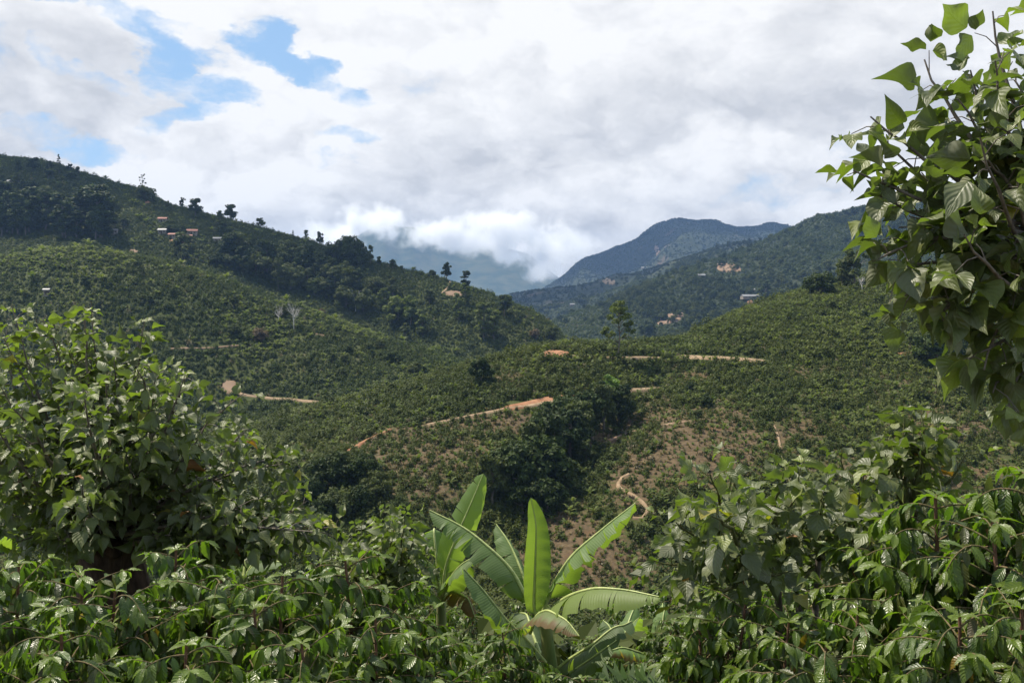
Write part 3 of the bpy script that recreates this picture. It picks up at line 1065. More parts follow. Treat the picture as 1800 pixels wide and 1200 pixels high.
T(1650, 645, 62, 'bushy', 'tree_dark', 'big dark thicket bush casting a shadow on the right slope', wide=1.25)
T(1440, 521, 42, 'bushy', 'tree_dark', 'dark green rounded tree on the right crest', wide=1.15)
T(1456, 500, 38, 'tall', 'tree_mid', 'slim light green tree behind the dark rounded tree', wide=1.3)
T(1502, 506, 66, 'round', 'tree_mid', 'big pale green tree on the right crest beside the foreground branch', wide=1.05)
T(1480, 506, 44, 'round', 'tree_mid', 'pale green tree between the dark rounded and the big crest trees', wide=.9)
T(1515, 514, 30, 'dead', None, 'grey leafless shrub under the big pale crest tree', name='bare_shrub', var=1, cat='shrub')
T(1546, 509, 26, 'dead', None, 'grey leafless shrub right of the one under the crest tree', name='bare_shrub', var=2, cat='shrub')
T(1347, 529, 32, 'tall', 'tree_dark', 'dark pointed tree beside the tin sheds', wide=1.5, y0=600)
T(1368, 534, 22, 'bushy', 'tree_dark', 'low dark tree right of the pointed tree by the sheds', y0=600)
T(1138, 590, 26, 'bushy', 'tree_dark', 'dark round tree left of the pinkish landslip', y0=800)
T(1022, 533, 16, 'tall', 'tree_dark', 'dark tree in the far valley left of the lone tall tree', wide=2, y0=1200)
T(1240, 716, 22, 'bushy', 'tree_dark', 'dark low bush on the slope right of the gully')
T(1215, 712, 18, 'bushy', 'tree_mid', 'dull green bush left of the dark low bush on the right slope')
RS = []
for k in range(22):
    px = rngt2.uniform(1150, 1790)
    RS.append((px, float(col_of(E_py, px)) + rngt2.uniform(40, 240), rngt2.uniform(10, 22)))
RS.sort()
for k, (px, py, h) in enumerate(RS):
    T(px, py, h, ['bushy', 'round'][k % 2], ['tree_dark', 'tree_mid', 'tree_dark'][k % 3], ORD[k] + ' low rounded tree from the left scattered over the right slope', 'low trees on the right slope', wide=1.2, y1=500)
# the line of trees down the gully
GT = [(866, 893, 84), (900, 884, 98), (944, 876, 104), (884, 862, 70), (930, 838, 88), (972, 838, 100), (1003, 806, 92), (962, 796, 72), (1016, 788, 84),
      (1040, 774, 80), (1062, 757, 74), (1088, 750, 66), (1102, 738, 52), (1050, 726, 56), (1012, 746, 62), (985, 768, 70), (918, 905, 66), (962, 904, 60),
      (992, 868, 62), (1030, 818, 48), (850, 870, 50), (905, 830, 56)]
GT.sort(key=lambda t: -t[1])
for k, (px, py, h) in enumerate(GT):
    T(px, py, h, ['round', 'bushy', 'round'][k % 3], ['tree_dark', 'tree_dark', 'tree_mid'][(k * 7) % 3], ORD[k] + ' tree of the dark strip in the diagonal gully, counted from its lower end',
      'trees of the dark gully strip', wide=.95 if k % 3 else 1.1)
LT = [(545, 884, 46), (566, 866, 58), (600, 858, 62), (640, 856, 56), (662, 876, 46), (590, 910, 52), (630, 900, 46), (520, 905, 40), (700, 912, 36), (560, 925, 44)]
LT.sort()
for k, (px, py, h) in enumerate(LT):
    T(px, py, h, 'bushy', 'tree_dark' if k % 4 else 'tree_mid', ORD[k] + ' bushy tree from the left in the dark thicket below the orange road', 'dark thicket below the orange road', wide=.95)
# the wood at the left and the belt of trees along the fold of the left hill
rngt = random.Random(5)
WD = []
for k in range(30):
    px = rngt.uniform(-8, 182)
    WD.append((px, rngt.uniform(398, 424) - (8 if px < 60 else 0), rngt.uniform(42, 74)))
WD.sort()
for k, (px, py, h) in enumerate(WD):
    T(px, py, h, 'tall' if k % 3 else 'round', 'tree_dark', ORD[k] + ' tall tree from the left in the dark wood below the high ridge', 'dark wood on the left hill', wide=rngt.uniform(1.2, 1.9) if k % 3 else .75, y0=560)
BT = []
for k in range(36):
    t = rngt.random()  # along the fold
    px = 395 + 250 * t
    BT.append((px, 462 + 66 * t + rngt.uniform(-28, 24), rngt.uniform(26, 50)))
BT.sort()
for k, (px, py, h) in enumerate(BT):
    T(px, py, h, rngt.choice(['round', 'tall', 'bushy']), rngt.choice(['tree_dark', 'tree_dark', 'tree_mid']), ORD[k] + ' tree from the left in the belt of trees behind the near spur',
      'belt of trees behind the near spur', wide=rngt.uniform(.9, 1.3), y0=560)
SB = [(700, 562, 40), (722, 574, 50), (742, 590, 40), (735, 640, 34), (764, 645, 36), (690, 520, 30), (660, 515, 28), (675, 545, 34), (755, 535, 24), (712, 600, 28), (540, 505, 30), (552, 520, 28)]
SB.sort()
for k, (px, py, h) in enumerate(SB):
    T(px, py, h, ['tall', 'round', 'bushy'][k % 3], 'tree_olive' if k % 2 else 'tree_mid', ORD[k] + ' scattered tree from the left on the back slope left of the twin trees', 'scattered trees on the back slope', wide=1.15 if k % 3 else 1.5, y0=545)
UT = []
for k in range(36):
    px = rngt.uniform(0, 470)
    cr = float(col_of(I_py, px))
    UT.append((px, cr + rngt.uniform(8, 95), rngt.uniform(12, 30)))
UT.sort()
for k, (px, py, h) in enumerate(UT):
    T(px, py, h, ['round', 'bushy', 'tall'][k % 3], ['tree_dark', 'tree_mid'][k % 2], ORD[k] + ' scattered tree from the left in the coffee under the high left ridge', 'scattered trees under the left ridge', wide=1.2, y0=560)
NS = []
for k in range(34):
    px = rngt.uniform(120, 800)
    NS.append((px, float(col_of(G_py, px)) + rngt.uniform(12, 110), rngt.uniform(10, 24)))
NS.sort()
for k, (px, py, h) in enumerate(NS):
    T(px, py, h, ['bushy', 'round'][k % 2], ['tree_mid', 'tree_dark', 'tree_mid'][k % 3], ORD[k] + ' low tree from the left scattered over the near spur of the left hill', 'low trees on the near spur', wide=1.1, y1=540)
for k, (px, h) in enumerate([(1478, 8), (1488, 12), (1498, 15), (1507, 12), (1517, 14), (1527, 10), (1536, 12), (1546, 10)]):
    T(px, float(col_of(L_py, px)) + 2, h, 'round', 'tree_dark', ORD[k] + ' tree from the left in the skyline row on the far right hill', 'skyline row on the far right hill', wide=1.2, y0=1000)
for k, px in enumerate(np.linspace(1262, 1392, 15)):
    T(px, float(col_of(M_py, px)) + 2, rngt.uniform(7, 12), 'round', 'tree_dark', ORD[k] + ' tree from the left along the dark ridge before the blue mountain', 'trees along the dark ridge', wide=1.2, y0=2000)
for k, px in enumerate([1088, 1094, 1100, 1106, 1132, 1138, 1143, 1148]):
    T(px, float(col_of(N_py, px)) + 1.5, rngt.uniform(5, 8), 'round', 'tree_dark', ORD[k] + ' tiny tree from the left on the sloping crest of the blue mountain', 'trees on the blue mountain crest', wide=1.2, y0=4000)


# ------------------------------------------------------------------ houses and sheds
def box_mb(m_, x0, x1, y0, y1, z0, z1):
    V = [(x0, y0, z0), (x1, y0, z0), (x1, y1, z0), (x0, y1, z0), (x0, y0, z1), (x1, y0, z1), (x1, y1, z1), (x0, y1, z1)]
    m_.add(V, [(0, 1, 5, 4), (1, 2, 6, 5), (2, 3, 7, 6), (3, 0, 4, 7), (4, 5, 6, 7), (0, 3, 2, 1)])


def house(px, py, wpx, roofmat, label, y0=545, y1=5000, rz=0.0, depth=None, name='small_house', rise=.3):
    p = pick(px, py, y0, y1)
    w = wpx / F * p[1]
    d = depth or w * .65
    r = empty(name, p + np.array([0, 0, .2]), label, 'house' if 'house' in name else 'shed')
    r.rotation_euler = (0, 0, rz)
    h = 2.7
    mb_ = MB()
    box_mb(mb_, -w / 2, w / 2, -d / 2, d / 2, -2.0, h)
    mb_.build('wall', M['wall_paint'], r, smooth=False)
    e = .5
    t = .18
    k = d * rise
    mb_ = MB()
    zl, zr = h + .01 - e * rise * 2 * .5, h + k
    for s in (-1, 1):
        V = [(-w / 2 - e, s * (d / 2 + e), zl), (w / 2 + e, s * (d / 2 + e), zl), (w / 2 + e, 0, zr), (-w / 2 - e, 0, zr)]
        V += [(a, b, c + t) for a, b, c in V]
        mb_.add(V, [(0, 1, 2, 3), (4, 5, 6, 7), (0, 1, 5, 4), (1, 2, 6, 5), (3, 0, 4, 7)])
    for s in (-1, 1):
        V = [(s * w / 2, -d / 2, h), (s * w / 2, d / 2, h), (s * w / 2, 0, zr), (s * w / 2, 0, zr)]
        mb_.add(V, [(0, 1, 2, 3)])
    mb_.build('roof', M[roofmat], r, smooth=False)
    mb_ = MB()
    box_mb(mb_, -w * .12, -w * .12 + .95, -d / 2 - .06, -d / 2 + .02, 0, 2.0)
    mb_.build('door', M['dark_opening'], r, smooth=False)
    for sx in (-.34, .2):
        mb_ = MB()
        box_mb(mb_, w * sx, w * sx + 1.1, -d / 2 - .06, -d / 2 + .02, .95, 1.95)
        mb_.build('window', M['dark_opening'], r, smooth=False)
    return r


house(338, 413, 17, 'roof_red', 'small house with the largest red roof on the left hill', rz=.2)
house(303, 419, 12, 'roof_red', 'small red roofed house lowest left of the red group', rz=-.1)
house(318, 420, 11, 'roof_red', 'small red roofed house between two others of the red group', rz=.1)
house(333, 421, 9, 'roof_red', 'smallest red roofed house right under the largest red roof', rz=.2)
house(286, 391, 14, 'roof_red', 'brown roofed house above the red group of houses', rz=.1)
house(286, 411, 14, 'roof_tin', 'grey tin roofed house left of the red group of houses', rz=0)
house(200, 412, 12, 'roof_tin', 'white tin roofed house right of the dark wood', rz=.2)
house(382, 426, 13, 'roof_tin', 'white tin roofed house right of the red group of houses', rz=.3)
house(394, 430, 10, 'roof_tin', 'lower small tin roofed house right of the red group', rz=.3)
house(486, 447, 15, 'roof_tin', 'white roofed house in the tree belt of the left hill', rz=.15)
house(10, 326, 18, 'roof_tin', 'white roofed house at the left edge high on the hill', rz=-.2)
house(82, 519, 9, 'roof_tin', 'low white roof half hidden in coffee on the near left slope', rz=.1, y0=300, y1=540)
house(1318, 524, 30, 'roof_tin', 'long white tin shed on the far right hill', y0=700, name='long_shed', depth=12, rz=.15, rise=.2)
house(1322, 512, 9, 'roof_tin', 'small white shed above the long tin shed', y0=700, name='small_shed')
house(1088, 520, 9, 'roof_tin', 'white shed on the far hill left of the spur', y0=1100, name='small_shed')
house(1233, 487, 12, 'roof_tin', 'grey roofed shed higher on the far right hill', y0=1100, name='small_shed')
house(1133, 473, 11, 'roof_tin', 'pale roofed house on the dark ridge before the blue mountain', y0=2000)
house(1006, 537, 8, 'roof_tin', 'small white roof in the far valley bottom', y0=1200)


# ------------------------------------------------------------------ plants of the slopes
def bush_mesh(name, seed, mat, n=150, leaf=.25, r=.85, h=1.6):
    rng = np.random.default_rng(seed)
    d = rand_dirs(n, rng)
    d[:, 2] = np.abs(d[:, 2]) * 1.0
    lob = 0.65 + 0.6 * vnoise(d[:, 0] * 2.2 + 5, d[:, 1] * 2.2 + seed, seed)
    C = d * np.array([r, r, h]) * (lob * rng.uniform(.4, 1.12, n))[:, None]
    C[:, 2] += .05
    nr = unit(d + rand_dirs(n, rng) * .7 + np.array([0, 0, .4]))
    m_ = MB()
    V, Fq, T_ = leaf_quads(C, leaf, nr, rng, 1.5, np.repeat(rng.uniform(.8, 1.2, (n, 1)), 3, 1))
    m_.add(V, Fq)
    m_.T[-1] = T_
    return m_.mesh(name, M[mat], False)


def banana_far_mesh(name, seed, mat='banana_far', nl=8):
    rng = np.random.default_rng(seed)
    m_ = MB()
    for k in range(nl):
        a = k * 2.4 + rng.uniform(-.3, .3)
        up = rng.uniform(.5, 1.5) if k > 1 else 1.9
        L = rng.uniform(1.3, 2.1)
        ho = np.array([math.cos(a), math.sin(a), 0])
        b = np.array([0, 0, rng.uniform(.9, 1.3)])
        e = b + ho * L * .75 + np.array([0, 0, up * .55])
        mid = b + ho * L * .3 + np.array([0, 0, up * .8])
        c = bez(b, mid, e, 5)
        sd = np.array([-ho[1], ho[0], 0])
        w = np.array([.04, .24, .28, .22, .02])
        for s in (-1, 1):
            ed = c + sd * (s * w)[:, None] - np.array([0, 0, .35]) * w[:, None]
            V = np.concatenate([c, ed])
            Fq = [(i, i + 1, i + 6, i + 5) for i in range(4)]
            m_.add(V, Fq, None, np.ones(3) * rng.uniform(.8, 1.2))
    z = np.linspace(-.2, 1.2, 3)
    m_.add(*tube(np.stack([z * 0, z * 0, z], 1), [.12, .1, .06], 5)[:2])
    return m_.mesh(name, M[mat], False)


def weed_mesh(name, seed, mat='weed'):
    rng = np.random.default_rng(seed)
    m_ = MB()
    for k in range(46):
        a, L = rng.uniform(0, 6.28), rng.uniform(.2, .55)
        ho = np.array([math.cos(a), math.sin(a), 0])
        b = ho * rng.uniform(0, .18)
        e = b + ho * L * rng.uniform(.2, .8) + np.array([0, 0, L])
        c = bez(b, b + np.array([0, 0, L * .8]), e, 4)
        sd = np.array([-ho[1], ho[0], 0]) * (.012 if k % 3 else .05)
        w = np.array([.6, 1, .8, .05])[:, None]
        V = np.concatenate([c - sd * w, c + sd * w])
        m_.add(V, [(i, i + 1, i + 5, i + 4) for i in range(3)], None, np.ones(3) * rng.uniform(.7, 1.3))
    return m_.mesh(name, M[mat], False)


BUSH = [bush_mesh('coffee bush', 1 + k, 'coffee_far') for k in range(4)]
HBUSH = [bush_mesh('coffee bush hill', 11 + k, 'coffee_hill') for k in range(4)]
DBUSH = [bush_mesh('dry shrub', 21 + k, 'dry_shrub', 60, .26) for k in range(2)]
BAN = [banana_far_mesh('banana far', 31 + k) for k in range(3)]
WEED = [weed_mesh('weed', 41 + k) for k in range(3)]
DRYW = [weed_mesh('dry grass', 45 + k, 'dry_grass') for k in range(2)]
FT = [arch('round', 0, 'tree_dark')[0], arch('bushy', 0, 'tree_dark')[0], arch('bushy', 1, 'tree_mid')[0]]


def scatter(name, meshes, P, S, R, I, label):
    """one uncountable mass of plants: points that carry copies of a few plant shapes"""
    c = bpy.data.collections.new(name + '_kinds')
    for k, me in enumerate(meshes):
        c.objects.link(bpy.data.objects.new('%s_kind_%s' % (name, 'abcdefgh'[k]), me))
    me = bpy.data.meshes.new(name)
    n = len(P)
    me.vertices.add(n)
    me.vertices.foreach_set('co', np.asarray(P, np.float32).ravel())
    a = me.attributes.new('psize', 'FLOAT_VECTOR', 'POINT')
    a.data.foreach_set('vector', np.asarray(S, np.float32).ravel())
    a = me.attributes.new('pturn', 'FLOAT_VECTOR', 'POINT')
    a.data.foreach_set('vector', np.stack([np.zeros(n), np.zeros(n), R], 1).astype(np.float32).ravel())
    a = me.attributes.new('pkind', 'INT', 'POINT')
    a.data.foreach_set('value', np.asarray(I, np.int32))
    o = bpy.data.objects.new(name, me)
    COL.objects.link(o)
    ng = bpy.data.node_groups.new(name, 'GeometryNodeTree')
    ng.interface.new_socket('Geometry', in_out='INPUT', socket_type='NodeSocketGeometry')
    ng.interface.new_socket('Geometry', in_out='OUTPUT', socket_type='NodeSocketGeometry')
    gi, go = ng.nodes.new('NodeGroupInput'), ng.nodes.new('NodeGroupOutput')
    ip = ng.nodes.new('GeometryNodeInstanceOnPoints')
    ci = ng.nodes.new('GeometryNodeCollectionInfo')
    ci.inputs['Collection'].default_value = c
    ci.inputs['Separate Children'].default_value = True
    ci.inputs['Reset Children'].default_value = True

    def attr(nm, t):
        q = ng.nodes.new('GeometryNodeInputNamedAttribute')
        q.data_type = t
        q.inputs['Name'].default_value = nm
        return q.outputs['Attribute']
    er = ng.nodes.new('FunctionNodeEulerToRotation')
    ng.links.new(attr('pturn', 'FLOAT_VECTOR'), er.inputs[0])
    ng.links.new(gi.outputs[0], ip.inputs['Points'])
    ng.links.new(ci.outputs[0], ip.inputs['Instance'])
    ip.inputs['Pick Instance'].default_value = True
    ng.links.new(attr('pkind', 'INT'), ip.inputs['Instance Index'])
    ng.links.new(er.outputs[0], ip.inputs['Rotation'])
    ng.links.new(attr('psize', 'FLOAT_VECTOR'), ip.inputs['Scale'])
    ng.links.new(ip.outputs[0], go.inputs[0])
    md = o.modifiers.new('plants', 'NODES')
    md.node_group = ng
    return tag(o, label, None, None, 'stuff')


def rows(y0, y1, drow, dcol, pxa=-260, pxb=2060, jr=.35, jc=.35, rng=RNG):
    out = []
    y = y0
    while y < y1:
        xa, xb = (pxa - 900) / F * y, (pxb - 900) / F * y
        x = np.arange(xa, xb, dcol)
        x = x + rng.uniform(-jc, jc, len(x)) * dcol
        yy = y + rng.uniform(-jr, jr, len(x)) * drow + 2.0 * np.sin(x / 37.0 + y / 50.0)
        out.append(np.stack([x, yy], 1))
        y += drow
    return np.concatenate(out)


def off_roads(P):
    ok = np.ones(len(P), bool)
    for C, w in ROADS_XY:
        a, b = C.min(0) - w - 1, C.max(0) + w + 1
        q = np.nonzero((P[:, 0] > a[0]) & (P[:, 0] < b[0]) & (P[:, 1] > a[1]) & (P[:, 1] < b[1]))[0]
        if len(q):
            ok[q] &= dist_line(P[q, 0], P[q, 1], C) > w
    px = 900 + P[:, 0] / P[:, 1] * F
    py = HY - ground(P[:, 0], P[:, 1]) / P[:, 1] * F
    for (a, b, ra, rb) in PATCH_PIX:
        ok &= ((px - a) / ra) ** 2 + ((py - b) / rb) ** 2 > 1
    return ok


def with_z(P, sink=0.08):
    return np.concatenate([P, (ground(P[:, 0], P[:, 1]) - sink)[:, None]], 1)


# middle slope
P = rows(104, 480, 1.5, 1.15, jr=.5, jc=.5)
px = 900 + P[:, 0] / P[:, 1] * F
midm = (P[:, 1] < col_of(E_Y, px) + 14) & lookup(VIS, P[:, 0], P[:, 1])
P = P[midm]
P = P[off_roads(P)]
br = bareness(P[:, 0], P[:, 1])
keep = RNG.random(len(P)) > .12 + np.clip(br * .8, 0, .55)
P, br = P[keep], br[keep]
nb = fbm(P[:, 0] / 30, P[:, 1] / 30, 3, 44)
px = 900 + P[:, 0] / P[:, 1] * F
py = HY - ground(P[:, 0], P[:, 1]) / P[:, 1] * F
pban = 0.08 + 0.2 * np.clip((nb - .5) * 6, 0, 1) * (px > 880) + .05 * (px > 1150)
pban = np.where((py < 640) & (px > 900), pban + .14, pban)
pban = np.where((px < 800) & (py < 760) & (py > 690), pban + .10, pban)
r = RNG.random(len(P))
isban = r < pban
isdry = (~isban) & (r > .965 - .10 * br)
iscof = ~(isban | isdry)


def split_near(P, n):
    d = P[:, 1] + 0.25 * np.abs(P[:, 0])
    fr = (900 + P[:, 0] / P[:, 1] * F)
    okp = (fr > 540) & (fr < 1790)
    o = np.argsort(np.where(okp, d, 1e6))[:n]
    m_ = np.zeros(len(P), bool)
    m_[o] = True
    return m_


def sizes(n, a, b, zf=1.0):
    s = RNG.uniform(a, b, n)
    return np.stack([s * RNG.uniform(.85, 1.2, n), s * RNG.uniform(.85, 1.2, n), s * zf], 1)


PC = with_z(P[iscof])
vig = np.clip(1.25 - .95 * br[iscof], .36, 1.3) * (0.7 + .65 * fbm(PC[:, 0] / 9, PC[:, 1] / 9, 3, 51))
near_m = split_near(PC, 300)
mass = PC[~near_m]
scatter('coffee_plantation', BUSH, mass, sizes(len(mass), .35, 1.3) * np.where(RNG.random(len(mass)) < .035, 1.7, 1.0)[:, None] * vig[~near_m][:, None], RNG.uniform(0, 6.28, len(mass)), RNG.integers(0, 4, len(mass)), 'coffee bushes covering the middle slope in uneven rows')
for p, vg in zip(PC[near_m], vig[near_m]):
    o = bpy.data.objects.new('coffee_bush', BUSH[random.randint(0, 3)])
    COL.objects.link(o)
    o.location = tuple(p)
    s = random.uniform(.65, 1.4) * vg
    o.scale = (s, s, s)
    o.rotation_euler = (0, 0, random.uniform(0, 6.28))
    tag(o, 'small dark coffee bush low on the brown middle slope behind the banana plant', 'coffee bush', 'coffee bushes low on the middle slope')
PB = with_z(P[isban])
near_b = split_near(PB, 300)
mass = PB[~near_b]
if len(mass):
    scatter('banana_grove', BAN, mass, sizes(len(mass), .4, 1.1), RNG.uniform(0, 6.28, len(mass)), RNG.integers(0, 3, len(mass)), 'banana plants dotted over the far part of the middle slope')
for p in PB[near_b]:
    o = bpy.data.objects.new('banana_plant', BAN[random.randint(0, 2)])
    COL.objects.link(o)
    o.location = tuple(p)
    s = random.uniform(.5, 1.15)
    o.scale = (s, s, s)
    o.rotation_euler = (0, 0, random.uniform(0, 6.28))
    tag(o, 'small banana plant among coffee bushes on the middle slope across the gully', 'banana plant', 'banana plants on the middle slope')
PD = with_z(P[isdry])
scatter('dry_shrubs', DBUSH, PD, sizes(len(PD), .6, 1.2), RNG.uniform(0, 6.28, len(PD)), RNG.integers(0, 2, len(PD)), 'brownish dry shrubs dotted over the middle slope')
# low weeds between the bushes
PW = rows(104, 330, 1.3, 1.2, jr=.5, jc=.5)
px = 900 + PW[:, 0] / PW[:, 1] * F
PW = PW[(PW[:, 1] < col_of(E_Y, px)) & lookup(VIS, PW[:, 0], PW[:, 1])]
PW = PW[off_roads(PW)]
bw = bareness(PW[:, 0], PW[:, 1])
kw = RNG.random(len(PW)) > .35 + .15 * bw
PW, bw = PW[kw], bw[kw]
kw = np.where(RNG.random(len(PW)) < .12 + .75 * bw, 3 + RNG.integers(0, 2, len(PW)), RNG.integers(0, 3, len(PW)))
PW = with_z(PW)
scatter('undergrowth', WEED + DRYW, PW, sizes(len(PW), .7, 1.8), RNG.uniform(0, 6.28, len(PW)), kw, 'grass and weeds between the coffee bushes of the middle slope')
# left hill
P = rows(320, 1010, 2.1, 1.5, jr=.5, jc=.5)
px = 900 + P[:, 0] / P[:, 1] * F
m_ = (P[:, 1] > col_of(E_Y, px) + 14) & (P[:, 1] < col_of(I_Y, px) + 12) & lookup(VIS, P[:, 0], P[:, 1]) & (px < 1060)
P = P[m_]
P = P[off_roads(P)]
br = bareness(P[:, 0], P[:, 1])
P = P[RNG.random(len(P)) > np.clip(br, 0, .8) + .03]
nb = fbm(P[:, 0] / 45, P[:, 1] / 45, 3, 64)
k_ = np.where(RNG.random(len(P)) < .05 + .4 * np.clip((nb - .45) * 5, 0, 1) * (P[:, 1] < 540), 4, RNG.integers(0, 4, len(P)))
k_ = np.where(RNG.random(len(P)) < .02, 5, k_)
PH = with_z(P)
S = sizes(len(PH), .5, 1.5) * (0.75 + .5 * fbm(PH[:, 0] / 14, PH[:, 1] / 14, 3, 52))[:, None]
S *= np.where(RNG.random(len(PH)) < .05, 1.9, 1.0)[:, None]
scatter('coffee_hillside', HBUSH + [BAN[0], DBUSH[0]], PH, S, RNG.uniform(0, 6.28, len(PH)), k_, 'dense coffee bushes over the whole left hill')
# far right hills
P = rows(800, 2300, 7.0, 4.6, jr=.5, jc=.5)
px = 900 + P[:, 0] / P[:, 1] * F
m_ = (P[:, 1] > np.maximum(col_of(I_Y, px) + 100, 0)) & (P[:, 1] < np.where(px < 1330, 2300, col_of(L_Y, px) + 30)) & lookup(VIS, P[:, 0], P[:, 1]) & (px > 840)
P = P[m_]
nb = fbm(P[:, 0] / 90, P[:, 1] / 200, 4, 74)
P = P[RNG.random(len(P)) < .45 + .9 * nb]
nb = fbm(P[:, 0] / 90, P[:, 1] / 200, 4, 75)
tr = RNG.random(len(P)) < .03 + .35 * np.clip((nb - .5) * 5, 0, 1)
PF = with_z(P, .3)
q = PF[~tr]
scatter('coffee_hills', HBUSH, q, sizes(len(q), 1.5, 3.9, .8), RNG.uniform(0, 6.28, len(q)), RNG.integers(0, 4, len(q)), 'coffee and scrub covering the far right hill')
q = PF[tr]
scatter('hillside_forest', FT, q, sizes(len(q), 6, 12), RNG.uniform(0, 6.28, len(q)), RNG.integers(0, 3, len(q)), 'tree groves scattered over the far right hill')
# farthest slopes
P = rows(2200, 5000, 17, 10, jr=.5, jc=.5)
px = 900 + P[:, 0] / P[:, 1] * F
m_ = (P[:, 1] > col_of(L_Y, px) + 120) & (P[:, 1] < 4935) & lookup(VIS, P[:, 0], P[:, 1]) & (px > 840)
P = P[m_]
nb = fbm(P[:, 0] / 200, P[:, 1] / 500, 4, 84)
P = P[RNG.random(len(P)) < .3 + 1.1 * nb]
PF = with_z(P, .5)
scatter('mountain_forest', FT[:2], PF, sizes(len(PF), 5, 12, .7), RNG.uniform(0, 6.28, len(PF)), RNG.integers(0, 2, len(PF)), 'forest on the dark ridge and the blue mountain')

# ------------------------------------------------------------------ the mountain behind the valley mouth, half in cloud
U = np.linspace(380, 1120, 150)
YM = np.linspace(8200, 11200, 90)
top = np.interp(U, [380, 560, 610, 640, 675, 700, 725, 760, 800, 885, 930, 985, 1040, 1120], [470, 455, 425, 408, 384, 398, 398, 418, 430, 434, 446, 490, 510, 520])
gz = np.zeros((len(YM), len(U)))
for i, y in enumerate(YM):
    t = np.clip((y - 8200) / 2000.0, 0, 1) if y <= 10200 else 1 - .8 * (y - 10200) / 1000
    zt = (HY - top) / F * 10200
    x = (U - 900) / F * y
    gz[i] = -60 + (zt + 60) * t ** 1.1 + (fbm(x / 420 + y / 2600, x * 0 + y / 1500, 5, 91) - .5) * 300 * min(1, t * 1.5) * (1.1 - 1.0 * t)
gx = (U[None] - 900) / F * YM[:, None]
V = np.stack([gx, np.repeat(YM[:, None], len(U), 1), gz], -1).reshape(-1, 3)
n_ = len(U)
ii = (np.arange(len(YM) - 1)[:, None] * n_ + np.arange(n_ - 1)[None])
Fq = np.stack([ii, ii + 1, ii + n_ + 1, ii + n_], -1).reshape(-1, 4)
mm, N = new_mat('far forest')
geo = N.n('ShaderNodeNewGeometry')
nz = N.noise(geo.outputs['Position'], 0.006, 8, 0.65)
out_surface(N, principled(N, N.mix(N.ramp(nz, .35, .65), (0.03, 0.05, 0.03), (0.075, 0.085, 0.05)), .95, .1))
mb = MB()
mb.add(V, Fq)
tag(mb.build('mountain', mm), 'blue distant mountain with its top in the clouds', None, None, 'structure')
# ====== FOREGROUND BEGIN
# ------------------------------------------------------------------ leaves of the foreground plants
def leaf_template(prof, nt, na, fold, curl, twist, wave, wfreq, ph, wscale=1.0):
    t = np.linspace(0, 1, nt)
    w = np.interp(t, [p[0] for p in prof], [p[1] for p in prof]) * wscale
    a = np.linspace(-1, 1, na)
    y = t - .12 * abs(curl) * t ** 2
    V = np.zeros((nt, na, 3))
    V[..., 0] = w[:, None] * a[None]
    V[..., 1] = y[:, None]
    V[..., 2] = np.abs(a)[None] * w[:, None] * fold - curl * (t ** 1.8)[:, None] * .55
    V[..., 2] += wave * np.sin(wfreq * t + ph)[:, None] * np.abs(a)[None] ** 2 * np.sign(a)[None] * (w / w.max())[:, None]
    V[..., 2] += wave * .8 * np.sin(wfreq * 1.3 * t + ph * 2)[:, None] * np.abs(a)[None] ** 2 * (w / w.max())[:, None]
    c, s = np.cos(twist * t), np.sin(twist * t)
    x, z = V[..., 0].copy(), V[..., 2].copy()
    mid = V[:, na // 2, 2][:, None]
    V[..., 0] = x * c[:, None] - (z - mid) * s[:, None]
    V[..., 2] = x * s[:, None] + (z - mid) * c[:, None] + mid
    i = np.arange(nt - 1)[:, None] * na + np.arange(na - 1)[None]
    Fq = np.stack([i, i + 1, i + na + 1, i + na], -1).reshape(-1, 4)
    uv = np.stack(np.broadcast_arrays((a[None] + 1) / 2, t[:, None]), -1).reshape(-1, 2)
    return V.reshape(-1, 3), Fq, uv


PROF_SHADE = [(0, .02), (.04, .15), (.1, .27), (.18, .36), (.28, .41), (.4, .40), (.52, .345), (.65, .25), (.77, .15), (.87, .075), (.94, .035), (1, .004)]
PROF_COFFEE = [(0, .01), (.08, .05), (.2, .13), (.35, .18), (.5, .195), (.65, .17), (.78, .115), (.88, .05), (.94, .022), (1, .003)]
rl = random.Random(3)
TS = [leaf_template(PROF_SHADE, 12, 5, rl.uniform(.0, .8), rl.uniform(-.1, 1.1), rl.uniform(-.9, .9), rl.uniform(.03, .10), rl.uniform(5, 10), rl.uniform(0, 6), rl.uniform(.68, 1.0)) for k in range(12)]
TCF = [leaf_template(PROF_COFFEE, 14, 5, rl.uniform(.1, .6), rl.uniform(.4, 1.5), rl.uniform(-.6, .6), rl.uniform(.018, .034), rl.uniform(26, 36), rl.uniform(0, 6), rl.uniform(.8, 1.02)) for k in range(8)]


class Leaves:
    def __init__(self, templ):
        self.t, self.rec = templ, [[] for _ in templ]

    def put(self, pos, d, nrm, size, tint):
        self.rec[random.randrange(len(self.t))].append((pos, d, nrm, size, tint))

    def build_mb(self, org):
        m_ = MB()
        for (V, Fq, uv), R in zip(self.t, self.rec):
            if not R:
                continue
            P = np.array([r[0] for r in R]) - org
            D = unit(np.array([r[1] for r in R]))
            Nn = np.array([r[2] for r in R])
            X = unit(np.cross(D, Nn))
            Nn = np.cross(X, D)
            S = np.array([r[3] for r in R])[:, None, None]
            Tn = np.array([r[4] for r in R])
            VV = (V[None, :, 0:1] * X[:, None] + V[None, :, 1:2] * D[:, None] + V[None, :, 2:3] * Nn[:, None]) * S + P[:, None]
            nv = len(V)
            FF = (Fq[None] + (np.arange(len(R)) * nv)[:, None, None]).reshape(-1, 4)
            m_.add(VV.reshape(-1, 3), FF, np.tile(uv, (len(R), 1)), np.repeat(Tn, nv, 0))
        return m_


